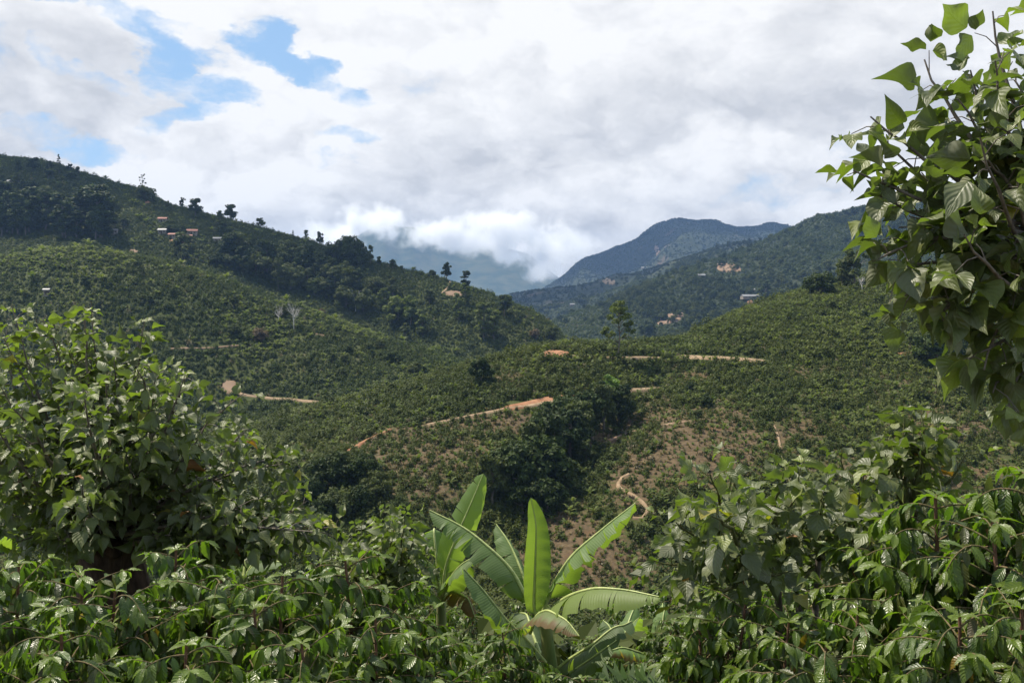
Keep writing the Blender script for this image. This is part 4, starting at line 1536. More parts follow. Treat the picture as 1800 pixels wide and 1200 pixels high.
def in_poly(x, y, P):
    r = False
    j = len(P) - 1
    for i in range(len(P)):
        if (P[i][1] > y) != (P[j][1] > y) and x < (P[j][0] - P[i][0]) * (y - P[i][1]) / (P[j][1] - P[i][1]) + P[i][0]:
            r = not r
        j = i
    return r


def vrand(s=1.0):
    return RNG.normal(size=3) * s


UP = np.array([0, 0, 1.0])


def shade_tint(tip):
    q = random.random()
    if q < .005:
        return np.array([3.0, 2.2, 1.0]) * random.uniform(.8, 1.1)
    if q < .011:
        return np.array([2.6, 1.0, 1.0]) * random.uniform(.6, 1.0)
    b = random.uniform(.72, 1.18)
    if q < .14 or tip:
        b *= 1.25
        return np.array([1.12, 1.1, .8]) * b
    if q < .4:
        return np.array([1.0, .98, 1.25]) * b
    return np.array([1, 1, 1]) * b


def trifoliate(L, B, node, pd, plen, size, tip=False):
    e = node + pd * plen + UP * -.01
    B.add(*tube(np.array([node, node + pd * plen * .5 + UP * .008, e]), [.0028, .0022, .0018], 3)[:2])
    yaw0 = pd * np.array([1, 1, 0])
    base_n = unit(UP + vrand(.42))
    for k, sg in enumerate((0, 1, -1)):
        d = pd.copy()
        if sg:
            side = unit(np.cross(pd, base_n))
            d = pd * .45 + side * sg
        d = unit(d + UP * random.uniform(-.75, .12) + vrand(.16))
        st = e + d * (.035 if sg == 0 else .012)
        L.put(st, d, unit(base_n + vrand(.28)), size * random.uniform(.6, 1.15) * (1.1 if sg == 0 else .95), shade_tint(tip))


def shade_plant(name, label, cat, base, hubs, poly, Y, dy, nsh, size, trunk_r=.09, step=.06, knob=False, frac=.35, extra=(), bark='bark_dark', rise=.25):
    base = np.asarray(base, float)
    root = empty(name, base, label, cat)
    tr, br = MB(), MB()
    L = Leaves(TS)
    for (hp, r1) in hubs:
        hp = np.asarray(hp, float)
        n = 10
        mid = (base + hp) / 2 + np.array([random.uniform(-.06, .06), random.uniform(-.05, .05), 0])
        cur = bez(base - np.array([0, 0, .15]), mid, hp, n) - base
        rr = np.linspace(trunk_r, r1, n) * (1 + .10 * np.sin(np.arange(n) * 2.1))
        if knob:
            rr[-3:] *= [1.15, 1.4, 1.25]
        V_, F_, u_ = tube(cur, rr, 12)
        V_ = V_ + (np.stack([fbm(V_[:, 0] * 9 + k * 5, V_[:, 2] * 7, 3, 60 + k) for k in range(3)], 1) - .5) * trunk_r * .7
        tr.add(V_, F_, u_)
        if knob:
            for k in range(9):
                d = unit(vrand() + UP * .4)
                c = cur[-1] + d * r1 * 1.1
                V_, F_, u_ = tube(np.array([c - d * .06, c, c + d * .05, c + d * .09]), [.05, .075, .06, .01], 8)
                tr.add(V_ + (np.stack([fbm(V_[:, 0] * 20 + q, V_[:, 2] * 20, 2, 70 + q) for q in range(3)], 1) - .5) * .05, F_, u_)
    pts = []
    x0, x1 = min(p[0] for p in poly), max(p[0] for p in poly)
    y0, y1 = min(p[1] for p in poly), max(p[1] for p in poly)
    while len(pts) < nsh:
        x, y = random.uniform(x0, x1), random.uniform(y0, y1)
        if in_poly(x, y, poly):
            pts.append((x, y, Y + random.gauss(0, dy)))
    for e in extra:
        pts.append(e)
    for (x, y, yy) in pts:
        tip = at(x, y, yy)
        hub = min((np.asarray(h[0], float) for h in hubs), key=lambda h: np.linalg.norm((h - tip) * np.array([1, .4, .35])) + random.uniform(0, .25))
        d = tip - hub
        ln = np.linalg.norm(d)
        ctl = hub + d * .5 + np.array([d[0] * .12, d[1] * .1, -abs(d[2]) * .05 + rise * ln * random.uniform(-.2, .8)]) + vrand(.05 * ln)
        n = 10
        cur = bez(hub + vrand(.03), ctl, tip, n)
        cur[1:-1] += RNG.normal(size=(n - 2, 3)) * .006
        br.add(*tube(cur - base, np.linspace(.009 + .006 * ln, .0028, n), 6)[:2])
        tg = unit(np.gradient(cur, axis=0))
        nn = int(ln * (1 - frac) / step)
        az = random.uniform(0, 6.28)
        for k in range(nn + 2):
            s = frac + (1 - frac) * (k + random.random() * .5) / (nn + 2)
            f = s * (n - 1)
            i = min(int(f), n - 2)
            p = cur[i] + (cur[i + 1] - cur[i]) * (f - i)
            T_ = tg[i]
            a1 = unit(np.cross(T_, UP + vrand(.01)))
            a2 = np.cross(T_, a1)
            az += 2.4 + random.uniform(-.4, .4)
            rad = a1 * math.cos(az) + a2 * math.sin(az)
            pd = unit(rad + T_ * .55 + UP * .25)
            trifoliate(L, PETB, p, pd, random.uniform(.05, .12) * size / .13, size * (1.0 if s < .9 else .72), s > .93)
    for q in PETB.V:
        pass
    if PETB.V:
        br.add(np.concatenate(PETB.V) - base, np.concatenate(PETB.F))
        PETB.__init__()
    tr.build('trunk', M[bark], root)
    br.build('branches', M['twig_green'] if bark != 'bark_dark' else M['bark_grey'], root)
    L.build_mb(base).build('leaves', M['shade_leaf'], root)
    return root


PETB = MB()


def gnd(px, Y):
    X = (px - 900) / F * Y
    return np.array([X, Y, float(ground(X, Y))])


random.seed(21)
# the pollarded tree at the left
shade_plant('shade_tree', 'dark pollarded shade tree with a thick stump and many leafy shoots at left', 'tree', gnd(205, 6.4),
            [(at(180, 945, 6.4), .15), (at(212, 935, 6.5), .13)],
            [(-60, 600), (20, 575), (60, 560), (110, 560), (160, 545), (170, 590), (240, 600), (330, 655), (360, 700), (430, 690), (440, 750), (500, 790), (520, 850),
             (560, 905), (600, 950), (520, 985), (380, 970), (300, 960), (60, 980), (-60, 960)],
            6.3, .55, 84, .118, .17, .068, True, .3, [(160, 530, 6.2), (150, 560, 6.3), (255, 560, 6.2), (245, 585, 6.3), (330, 650, 6.1), (430, 690, 6.1), (20, 535, 6.3), (75, 560, 6.2), (500, 815, 6.0), (515, 800, 6.0), (540, 880, 6.2), (560, 915, 6.3), (590, 945, 6.4), (490, 945, 6.0), (440, 905, 6.0), (520, 855, 6.2), (400, 945, 5.8), (600, 925, 6.5), (350, 960, 5.7), (60, 940, 5.9), (110, 960, 5.8), (530, 960, 6.1), (460, 970, 5.9), (300, 940, 5.7)])
# the smaller one between it and the banana
shade_plant('shade_shrub', 'small dark leafed shade shrub between the pollarded tree and the banana plants', 'shrub', gnd(690, 8.2), [(at(690, 1060, 8.2), .03), (at(640, 1050, 8.3), .03)],
            [(560, 940), (600, 925), (640, 900), (690, 878), (730, 890), (752, 930), (770, 985), (740, 1030), (600, 1030)], 8.2, .4, 32, .115, .045, .06, False, .25, bark='bark_grey')
# the thin stemmed shrub on the right
shade_plant('shade_shrub', 'thin stemmed shade shrub with broad grey green leaves right of the banana plant', 'shrub', gnd(1405, 4.6),
            [(at(1404, 1045, 4.6), .022), (at(1362, 985, 4.7), .018), (at(1490, 1010, 4.75), .02), (at(1440, 960, 4.6), .016), (at(1300, 1010, 4.5), .015)],
            [(1160, 960), (1180, 900), (1215, 870), (1240, 830), (1290, 800), (1330, 805), (1390, 785), (1460, 785), (1510, 800), (1540, 850), (1570, 900), (1565, 990),
             (1480, 1020), (1400, 1010), (1400, 1090), (1300, 1075), (1200, 1050)], 4.6, .42, 48, .108, .018, .078, False, .35,
            [(1165, 935, 4.4), (1150, 985, 4.4), (1280, 800, 4.6), (1480, 790, 4.6)], bark='bark_grey')
shade_plant('shade_shrub', 'upright leafy shoot rising behind the right coffee plants', 'shrub', gnd(1605, 4.5), [(at(1600, 900, 4.5), .012)],
            [(1545, 800), (1560, 760), (1600, 722), (1640, 735), (1650, 775), (1640, 830), (1580, 840)], 4.5, .16, 12, .105, .016, .065, False, .42,
            [(1622, 722, 4.5), (1590, 735, 4.5), (1700, 795, 4.4), (1560, 770, 4.5)], bark='bark_grey')
shade_plant('shade_shrub', 'low shade shrub with pale broad leaves at the bottom right between coffee plants', 'shrub', gnd(1480, 3.7), [(at(1490, 1210, 3.7), .016)],
            [(1430, 1120), (1480, 1100), (1530, 1110), (1560, 1150), (1540, 1200), (1430, 1200)], 3.7, .2, 12, .11, .02, .06, False, .3, bark='bark_grey')
# the big branch hanging in from the right
rb = np.array([2.75, 3.6, float(ground(2.75, 3.6))])
shade_plant('shade_tree', 'large shade tree reaching in with big sunlit leaves at the right edge', 'tree', rb,
            [(at(1860, 560, 3.3), .03), (at(1960, 400, 3.4), .035), (at(1880, 250, 3.4), .022), (at(1850, 420, 3.2), .02)],
            [(1640, 180), (1670, 130), (1730, 75), (1760, 55), (1900, 30), (1960, 300), (1930, 560), (1840, 520), (1780, 500), (1690, 480), (1620, 450), (1590, 390), (1600, 330), (1640, 260)],
            3.25, .28, 32, .125, .045, .085, False, .35,
            [(1500, 300, 3.1), (1535, 340, 3.15), (1530, 205, 3.2), (1545, 235, 3.2), (1545, 455, 3.0), (1590, 520, 3.0), (1640, 560, 2.95), (1560, 480, 3.0), (1745, 690, 3.0), (1790, 640, 3.1), (1730, 650, 3.0), (1770, 735, 3.0), (1720, 620, 3.0), (1790, 660, 3.1), (1745, 20, 3.3), (1625, 105, 3.3), (1640, 560, 3.0), (1580, 400, 3.05)], rise=.1)


# ------------------------------------------------------------------ coffee plants
def coffee_tint(s, hrel):
    q = random.random()
    if q < .012:
        return np.array([2.6, 1.0, 1.2])
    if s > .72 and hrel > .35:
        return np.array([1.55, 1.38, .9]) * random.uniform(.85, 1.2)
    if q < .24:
        return np.array([1.25, .85, 1.6]) * random.uniform(.6, 1.1)     # older dusty leaves, with glossy sky reflection put into the grey tint
    return np.array([1, 1, 1]) * random.uniform(.6, 1.2)


def coffee_variant(seed, h=1.7, spread=.62):
    random.seed(seed)
    st, br = MB(), MB()
    L = Leaves(TCF)
    nst = 2
    for q in range(nst):
        lean = np.array([random.uniform(-.16, .16), random.uniform(-.12, .12), 0]) * (1 if q else .5)
        hh = h * (1 if q == 0 else random.uniform(.82, .95))
        z = np.linspace(-.1, hh, 8)
        ax = lean[None] * (z / hh)[:, None] + np.stack([.02 * np.sin(z * 4 + q), .02 * np.cos(z * 3), z], 1)
        st.add(*tube(ax, np.linspace(.022, .006, 8), 7)[:2])
        nn = int(hh / .05)
        for k in range(nn):
            zz = hh * (.16 + .84 * k / nn)
            hrel = zz / hh
            c = np.array([np.interp(zz, z, ax[:, 0]), np.interp(zz, z, ax[:, 1]), zz])
            ln = spread * (1.05 * (1 - hrel) ** .5 + .16) * random.uniform(.75, 1.15)
            if hrel < .35:
                ln *= .95
            for sg in (0, math.pi):
                if random.random() < .12:
                    continue
                az = k * 1.9 + sg + random.uniform(-.35, .35) + q
                ho = np.array([math.cos(az), math.sin(az), 0])
                tip = c + ho * ln * random.uniform(.75, 1.0) + UP * ln * (random.uniform(-.55, .05) if hrel < .72 else random.uniform(-.25, .45))
                ctl = c + ho * ln * .55 + UP * ln * random.uniform(.18, .42)
                cur = bez(c, ctl, tip, 8)
                br.add(*tube(cur, np.linspace(.0045, .0016, 8), 5)[:2])
                tg = unit(np.gradient(cur, axis=0))
                npair = max(4, int(ln / .021))
                for j in range(npair):
                    s = .16 + .84 * (j + .6) / npair
                    if s < (.62 if hrel < .4 else .3) and random.random() < .60:
                        continue
                    f = s * 7
                    i = min(int(f), 6)
                    p = cur[i] + (cur[i + 1] - cur[i]) * (f - i)
                    sd = unit(np.cross(tg[i], UP))
                    for g in (-1, 1):
                        if random.random() < .22:
                            continue
                        d = unit(vrand(.28) + sd * g * random.uniform(.2, 1.0) + tg[i] * random.uniform(-.1, 1.0) + UP * random.uniform(-1.9, -.1))
                        nr = unit(UP + sd * g * .35 + tg[i] * .35 + vrand(.25))
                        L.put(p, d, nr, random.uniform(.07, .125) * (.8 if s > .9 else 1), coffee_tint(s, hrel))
                # closing pair at the tip, young and upright
                for g in (-1, 1):
                    d = unit(tg[-1] + np.cross(tg[-1], UP) * g * .6 + UP * random.uniform(-.3, .4))
                    L.put(cur[-1], d, unit(UP + vrand(.2)), random.uniform(.06, .1), np.array([1.7, 1.5, .8]))
        for g in range(4):
            a = g * 1.57
            d = unit(np.array([math.cos(a), math.sin(a), random.uniform(.2, .9)]))
            L.put(ax[-1], d, unit(UP + vrand(.2)), random.uniform(.06, .11), np.array([1.8, 1.55, .8]))
    return (st.mesh('stem', M['coffee_stem']), br.mesh('branches', M['coffee_twig']), L.build_mb(np.zeros(3)).mesh('leaves', M['coffee_leaf']))


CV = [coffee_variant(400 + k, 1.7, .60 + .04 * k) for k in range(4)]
random.seed(77)


def coffee(px, ytop, Y, label, var, group=None, h=None):
    b = gnd(px, Y)
    top = at(px, ytop, Y)[2]
    hh = top - b[2] if h is None else h
    r = empty('coffee_plant', b, label, 'coffee plant', group)
    s = max(hh, .7) / 1.72
    r.scale = (max(s, .7), max(s, .7), s)
    r.rotation_euler = (0, 0, random.uniform(0, 6.28))
    for nm, me in zip(('stem', 'branches', 'leaves'), CV[var]):
        o = bpy.data.objects.new(nm, me)
        COL.objects.link(o)
        o.parent = r
    return r


coffee(40, 985, 4.0, 'coffee plant in the bottom left corner below the pollarded tree', 0)
coffee(140, 1000, 3.7, 'coffee plant with bare red brown lower twigs left of the tree stump', 1)
coffee(285, 965, 4.0, 'coffee plant whose top stands in front of the dark stump', 2)
coffee(395, 1010, 3.8, 'coffee plant right of the dark stump, lower than its neighbours', 3)
coffee(500, 1000, 3.7, 'coffee plant in the middle of the left row with bright tips', 0)
coffee(610, 978, 4.0, 'tall coffee plant at the right part of the left row', 1)
coffee(700, 1030, 4.2, 'coffee plant at the right end of the left row, left of the second banana', 2)
coffee(95, 1110, 2.9, 'low coffee plant nearest the bottom edge at far left', 3)
coffee(330, 1120, 2.9, 'low coffee plant at the bottom edge below the stump', 0)
coffee(560, 1120, 3.0, 'low coffee plant at the bottom edge in front of the left row', 2)
coffee(885, 1105, 5.2, 'small coffee plant at the foot of the large banana plant', 1)
coffee(790, 1150, 4.6, 'small coffee plant at the bottom edge left of the large banana', 3)
coffee(1005, 1185, 4.6, 'low coffee plant at the bottom edge right under the large banana', 2)
coffee(1290, 1045, 3.9, 'coffee plant with a drooping bright crown below the thin stemmed shrub', 2)
coffee(1225, 1085, 3.9, 'low coffee plant left of the drooping bright one at lower right', 0)
coffee(1385, 1085, 3.5, 'short coffee plant at the bottom edge under the thin stemmed shrub', 1)
coffee(1640, 868, 3.6, 'tall coffee plant with its crown in front of the upright leafy shoot', 0)
coffee(1585, 950, 4.0, 'coffee plant half hidden left of the tall right coffee plant', 3)
coffee(1745, 905, 3.3, 'tall coffee plant with glossy hanging leaves near the right edge', 1)
coffee(1835, 835, 3.4, 'coffee plant cut by the right edge of the picture', 2)
coffee(1690, 1070, 2.8, 'low coffee plant at the bottom right with yellow green tips', 3)
coffee(1520, 1075, 3.3, 'low coffee plant at the bottom edge right of the pale broad leaves', 0)
coffee(1800, 1060, 2.7, 'low coffee plant in the bottom right corner', 1)
for k, (px, Y, yt) in enumerate([(640, 7.0, 1010), (560, 7.6, 985), (840, 7.0, 1120), (720, 9.8, 1075), (900, 10.5, 1095), (1040, 9.6, 1120), (1140, 12, 1085), (985, 12.5, 1080),
                                 (1250, 7.4, 1040), (1180, 8.6, 1090), (1330, 8.5, 1050), (1450, 6.4, 1010), (1380, 5.8, 1035), (1500, 5.6, 1000), (1560, 6.5, 1000), (1700, 6.2, 960), (450, 9, 985), (350, 9.0, 985),
                                 (200, 9.0, 975), (60, 8.5, 985), (1090, 15, 1060), (830, 14, 1060), (1230, 13, 1050), (760, 13, 1060), (660, 12, 1030), (930, 16, 1055), (1170, 17, 1040)]):
    coffee(px, yt, Y, 'coffee plant on the bank behind the front row, mostly hidden by nearer leaves', k % 4, 'coffee plants on the bank behind the front row')


coffee(-20, 1020, 3.3, 'coffee plant cut by the left edge of the picture', 2)
coffee(215, 1030, 3.4, 'coffee plant below the stump, left of the one in front of it', 3)
coffee(450, 1060, 3.3, 'coffee plant filling the dip right of the stump in the left row', 1)
coffee(655, 1075, 3.5, 'coffee plant low at the right part of the left row', 0)
coffee(740, 1120, 3.8, 'coffee plant at the bottom edge under the second banana plant', 2)
coffee(1460, 1130, 3.0, 'coffee plant at the bottom edge left of the pale broad leaves', 3)


# ------------------------------------------------------------------ banana plants
def banana_leaf(root, pix, wpx, side=None, droop=(.5, .5), cup=.0, tears=6, seed=1, brown=0.0, both=(1, 1), tint=1.0, label=None, petiole=.12, name='leaf', ragged=.2):
    rng = np.random.default_rng(seed)
    org = np.array(root.location)
    C = np.array([at(*p) for p in pix])
    d = np.concatenate([[0], np.cumsum(np.linalg.norm(np.diff(C, axis=0), axis=1))])
    d /= d[-1]
    NT_ = 41
    tt = np.linspace(0, 1, NT_)
    cc = np.stack([pchip(d, C[:, q], tt) for q in range(3)], 1)
    tg = unit(np.gradient(cc, axis=0))
    Wd = wpx / F * np.mean(C[:, 1])

    def frame(t):
        f = np.clip(t, 0, 1) * (NT_ - 1)
        i = np.minimum(f.astype(int), NT_ - 2)
        a = (f - i)[:, None]
        c = cc[i] * (1 - a) + cc[i + 1] * a
        T_ = unit(tg[i] * (1 - a) + tg[i + 1] * a)
        if side is None:
            s = unit(np.cross(T_, UP))
        else:
            s = np.asarray(side, float)[None] - T_ * (T_ @ np.asarray(side, float))[:, None]
            s = unit(s)
        u = np.cross(s, T_)
        if side is None:
            u = u * np.sign(u[:, 2:3] + 1e-6)
        return c, T_, s, u

    m_ = MB()
    na = 6
    for sg, dr, on in ((-1, droop[0], both[0]), (1, droop[1], both[1])):
        if not on:
            continue
        cuts = np.sort(np.concatenate([[petiole, 1.0], rng.uniform(petiole + .08, .97, tears)]))
        for q in range(len(cuts) - 1):
            t0, t1 = cuts[q], cuts[q + 1]
            if t1 - t0 < .008:
                continue
            nt = max(3, int((t1 - t0) * 34))
            gap = min(.003 + .016 * rng.random() ** 2, (t1 - t0) * .3) if tears else 0
            ex = rng.normal() * ragged
            wl = 1 - .25 * rng.random() * min(1, tears / 8)
            rows_ = []
            for j in range(na):
                a = j / (na - 1)
                g0 = gap * a ** 1.5 if q > 0 else 0
                g1 = gap * a ** 1.5 if q < len(cuts) - 2 else 0
                t = np.linspace(t0 + g0, t1 - g1, nt)
                # lateral veins lean a little to the tip
                c, T_, s, u = frame(t)
                x = np.clip((t - petiole) / (1 - petiole), 0, 1)
                w = Wd * .5 * np.sin(np.pi * np.clip(x, .0, 1.0) ** .72) ** .5 * wl * on
                w = np.where(x >= .999, .0, w)
                th = dr + ex
                # integrate a curved cross section
                K = 8
                lat = np.zeros_like(c)
                for k2 in range(K):
                    aa = a * (k2 + .5) / K
                    an = th * (.35 + .9 * aa) - cup * (1 - aa)
                    lat += (math.cos(an) * s * sg - math.sin(an) * u) / K
                rip = .018 * np.sin(t * 60 + seed + sg) * a + .010 * np.sin(t * 141 + seed) * a
                rows_.append(c + lat * (w * a)[:, None] + u * (rip * Wd * 1.2)[:, None] + T_ * (a * w * .10)[:, None])
            R = np.stack(rows_, 1)
            uv = np.zeros((nt, na, 2))
            uv[..., 0] = .5 + sg * .5 * np.linspace(0, 1, na)[None]
            uv[..., 1] = np.linspace(t0, t1, nt)[:, None]
            tn = np.ones((nt, na, 3)) * tint * rng.uniform(.9, 1.1)
            if brown:
                e = np.clip((np.linspace(0, 1, na)[None] - (1 - brown) + .3 * (rng.random((nt, 1)) - .3) + .5 * (np.linspace(t0, t1, nt)[:, None] - .45)) * 4, 0, 1)
                tn = tn * (1 - e[..., None]) + np.array([1.1, .46, .5]) * e[..., None]
            i = np.arange(nt - 1)[:, None] * na + np.arange(na - 1)[None]
            if sg > 0:
                Fq = np.stack([i, i + na, i + na + 1, i + 1], -1)
            else:
                Fq = np.stack([i, i + 1, i + na + 1, i + na], -1)
            m_.add(R.reshape(-1, 3) - org, Fq.reshape(-1, 4), uv.reshape(-1, 2), tn.reshape(-1, 3))
    lf = m_.build(name, M['banana_leaf'], root)
    if label:
        lf['label'] = label
    mb_ = MB()
    r_ = np.linspace(.018, .004, NT_) * (Wd / .35) ** .5
    c, T_, s, u = frame(tt)
    mb_.add(*tube(cc - org + u * .004, r_, 6), np.ones(3))
    mb_.build('midrib', M['banana_rib'], lf)
    return lf


def banana_root(px, Y, top, label, r=.085, group=None):
    b = gnd(px, Y)
    root = empty('banana_plant', b, label, 'banana plant', group)
    t = at(*top) - b
    m_ = MB()
    z = np.linspace(0, 1, 9)
    ax = np.stack([t[0] * z ** 1.3, t[1] * z, t[2] * z], 1)
    ax[0] -= np.array([0, 0, .15])
    V_, F_, u_ = tube(ax, np.linspace(r * 1.15, r * .55, 9), 12)
    m_.add(V_, F_, u_)
    m_.build('stem', M['banana_stem'], root)
    return root


X_ = (1, 0, 0)
b1 = banana_root(975, 7.8, (958, 1085, 7.8), 'large banana plant in front centre with an upright rolled leaf and a brown edged leaf')
banana_leaf(b1, [(946, 1095, 7.8), (938, 1060, 7.78), (940, 1000, 7.75), (942, 930, 7.7), (933, 874, 7.68)], 60, (1, .25, 0), (-.75, -.75), 0, 0, 3, tint=1.0, petiole=.08, label='upright bright half rolled leaf', ragged=0)
banana_leaf(b1, [(953, 1085, 7.8), (962, 1055, 7.75), (1000, 985, 7.6), (1060, 930, 7.5), (1118, 884, 7.4)], 98, None, (1.05, .75), .1, 9, 5, petiole=.14, label='long leaf slanting up to the right', ragged=.06)
banana_leaf(b1, [(955, 1092, 7.8), (980, 1062, 7.5), (1015, 1042, 7.2), (1060, 1034, 6.95), (1115, 1040, 6.75), (1163, 1050, 6.6)], 120, None, (1.0, .95), .1, 8, 8, tint=np.array([1.3, 1.15, .9]), petiole=.10, both=(.16, 1), label='leaf held out level to the right', ragged=.05)
banana_leaf(b1, [(932, 1112, 7.75), (945, 1082, 7.5), (968, 1075, 7.25), (992, 1088, 7.05), (1018, 1118, 6.9)], 92, None, (1.1, .75), .1, 6, 11, both=(.14, 1), brown=.42, tint=np.array([1.35, 1.15, 1.3]), petiole=.05, label='short leaf with a dry brown torn edge', ragged=.12)
banana_leaf(b1, [(950, 1090, 7.85), (925, 1050, 7.9), (900, 1005, 7.95), (862, 965, 8.0), (815, 928, 8.1), (755, 897, 8.2)], 104, None, (.95, .75), .1, 13, 14, tint=.92, petiole=.16, label='long torn leaf slanting up to the left', ragged=.16)
banana_leaf(b1, [(950, 1085, 7.9), (932, 1050, 8.0), (915, 1000, 8.1), (895, 955, 8.25), (872, 921, 8.4)], 70, None, (1.15, 1.0), .1, 6, 17, tint=1.0, petiole=.15, label='narrow leaf edge on behind the upright one', ragged=.1)
banana_leaf(b1, [(958, 1165, 7.7), (925, 1125, 7.55), (890, 1090, 7.45), (855, 1045, 7.4), (815, 1000, 7.4)], 92, None, (.75, .85), .1, 6, 20, tint=.95, petiole=.1, label='lower leaf reaching left', ragged=.1)
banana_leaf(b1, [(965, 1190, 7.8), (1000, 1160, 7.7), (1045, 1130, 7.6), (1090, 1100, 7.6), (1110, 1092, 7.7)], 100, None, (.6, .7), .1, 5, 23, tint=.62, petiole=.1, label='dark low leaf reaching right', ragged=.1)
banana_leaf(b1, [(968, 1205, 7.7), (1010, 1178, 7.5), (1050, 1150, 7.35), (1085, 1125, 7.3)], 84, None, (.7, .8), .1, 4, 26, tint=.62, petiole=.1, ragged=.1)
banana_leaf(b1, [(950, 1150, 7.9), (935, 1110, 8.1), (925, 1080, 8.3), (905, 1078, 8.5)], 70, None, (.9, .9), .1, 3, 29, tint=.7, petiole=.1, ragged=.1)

b2 = banana_root(778, 8.8, (775, 1035, 8.8), 'slender banana plant behind the left of the large one with a tall bright leaf', .075)
banana_leaf(b2, [(778, 1045, 8.8), (782, 1005, 8.8), (800, 950, 8.75), (828, 885, 8.7), (850, 832, 8.7)], 60, (1, -.35, .0), (.35, .35), .1, 3, 33, tint=1.15, petiole=.16, label='tall bright leaf leaning right', ragged=.07)
banana_leaf(b2, [(776, 1045, 8.8), (770, 1010, 8.85), (766, 970, 8.9), (763, 930, 9.0), (770, 955, 9.25), (778, 985, 9.4)], 56, None, (.9, .9), .1, 3, 36, tint=1.1, petiole=.3, ragged=.1)
banana_leaf(b2, [(774, 1045, 8.8), (766, 1005, 8.75), (748, 985, 8.6), (725, 970, 8.5), (712, 962, 8.45)], 84, None, (1.0, .9), .1, 5, 39, tint=.8, petiole=.2, label='drooping leaf on the left', ragged=.12)
banana_leaf(b2, [(778, 1050, 8.8), (790, 1020, 8.6), (812, 992, 8.45), (835, 978, 8.4)], 74, None, (1.0, .9), .1, 4, 42, tint=.95, petiole=.15, ragged=.12)
banana_leaf(b2, [(775, 1060, 8.8), (760, 1045, 8.5), (730, 1030, 8.3), (700, 1025, 8.2)], 70, None, (.9, .9), .1, 4, 45, tint=1.0, petiole=.15, ragged=.15)
banana_leaf(b2, [(778, 1055, 8.8), (800, 1040, 8.6), (820, 1050, 8.4), (835, 1085, 8.3)], 60, None, (1.0, 1.0), .1, 6, 48, brown=.9, tint=np.array([1.2, .8, 1.2]), petiole=.15, label='withered hanging brown leaf', ragged=.3)
banana_leaf(b2, [(780, 1050, 8.85), (788, 1010, 8.9), (792, 985, 8.9), (795, 970, 9.0)], 66, X_, (.3, .3), .1, 3, 51, tint=1.0, petiole=.1, ragged=.1)

b3 = banana_root(1085, 10.5, (1090, 1150, 10.5), 'low banana plant with broad dark leaves right below the level leaf', .07)
for k, (tip, w, tn) in enumerate([((1125, 1085, 10.2), 74, 1.15), ((1060, 1090, 10.8), 64, .8), ((1160, 1120, 10.2), 70, 1.0), ((1040, 1140, 10.1), 66, .8), ((1120, 1060, 11.0), 52, 1.1)]):
    a, e = np.array([1090, 1155, 10.5]), np.array(tip, float)
    banana_leaf(b3, [tuple(a), tuple(a * .6 + e * .4 + np.array([0, -14, 0])), tuple(a * .25 + e * .75 + np.array([0, -10, 0])), tuple(e)], w, None, (.8, .8), .1, 5, 60 + k, tint=tn, petiole=.12, ragged=.12)
b4 = banana_root(1165, 9.4, (1160, 1160, 9.4), 'small banana plant with a brown tipped leaf near the drooping coffee crown', .06)
for k, (tip, w, tn, bw) in enumerate([((1062, 1147, 9.0), 60, 1.3, .35), ((1205, 1095, 9.3), 66, .9, 0), ((1168, 1072, 9.6), 58, 1.15, 0), ((1118, 1110, 9.7), 64, .8, 0), ((1165, 1060, 10.2), 50, 1.1, 0)]):
    a, e = np.array([1160, 1165, 9.4]), np.array(tip, float)
    banana_leaf(b4, [tuple(a), tuple(a * .6 + e * .4 + np.array([0, -12, 0])), tuple(a * .25 + e * .75 + np.array([0, -12, 0])), tuple(e)], w, None, (.9, .9), .1, 6, 70 + k, brown=bw, tint=tn, petiole=.12, ragged=.12)
b5 = banana_root(25, 8.0, (25, 960, 8.0), 'banana plant behind the pollarded tree at the left edge', .08)
for k, (tip, w, tn) in enumerate([((-50, 900, 7.8), 90, 1.0), ((105, 885, 8.0), 84, .9), ((40, 850, 8.4), 74, 1.0), ((120, 940, 7.6), 80, .75), ((-60, 960, 7.6), 84, .9), ((20, 930, 7.4), 80, 1.1)]):
    a, e = np.array([25, 975, 8.0]), np.array(tip, float)
    banana_leaf(b5, [tuple(a), tuple(a * .6 + e * .4 + np.array([0, -22, 0])), tuple(a * .25 + e * .75 + np.array([0, -14, 0])), tuple(e)], w, None, (.8, .8), .1, 7, 80 + k, tint=tn, petiole=.12, ragged=.14)
b6 = banana_root(430, 8.6, (428, 1010, 8.6), 'banana plant hidden under the right side of the pollarded tree', .07)
for k, (tip, w, tn) in enumerate([((330, 920, 8.4), 70, 1.0), ((520, 930, 8.4), 74, .9), ((450, 900, 9.0), 64, 1.0), ((500, 990, 8.2), 74, .8), ((360, 985, 8.2), 74, .8)]):
    a, e = np.array([428, 1020, 8.6]), np.array(tip, float)
    banana_leaf(b6, [tuple(a), tuple(a * .6 + e * .4 + np.array([0, -20, 0])), tuple(a * .25 + e * .75 + np.array([0, -12, 0])), tuple(e)], w, None, (.8, .8), .1, 7, 90 + k, tint=tn, petiole=.12, ragged=.14)

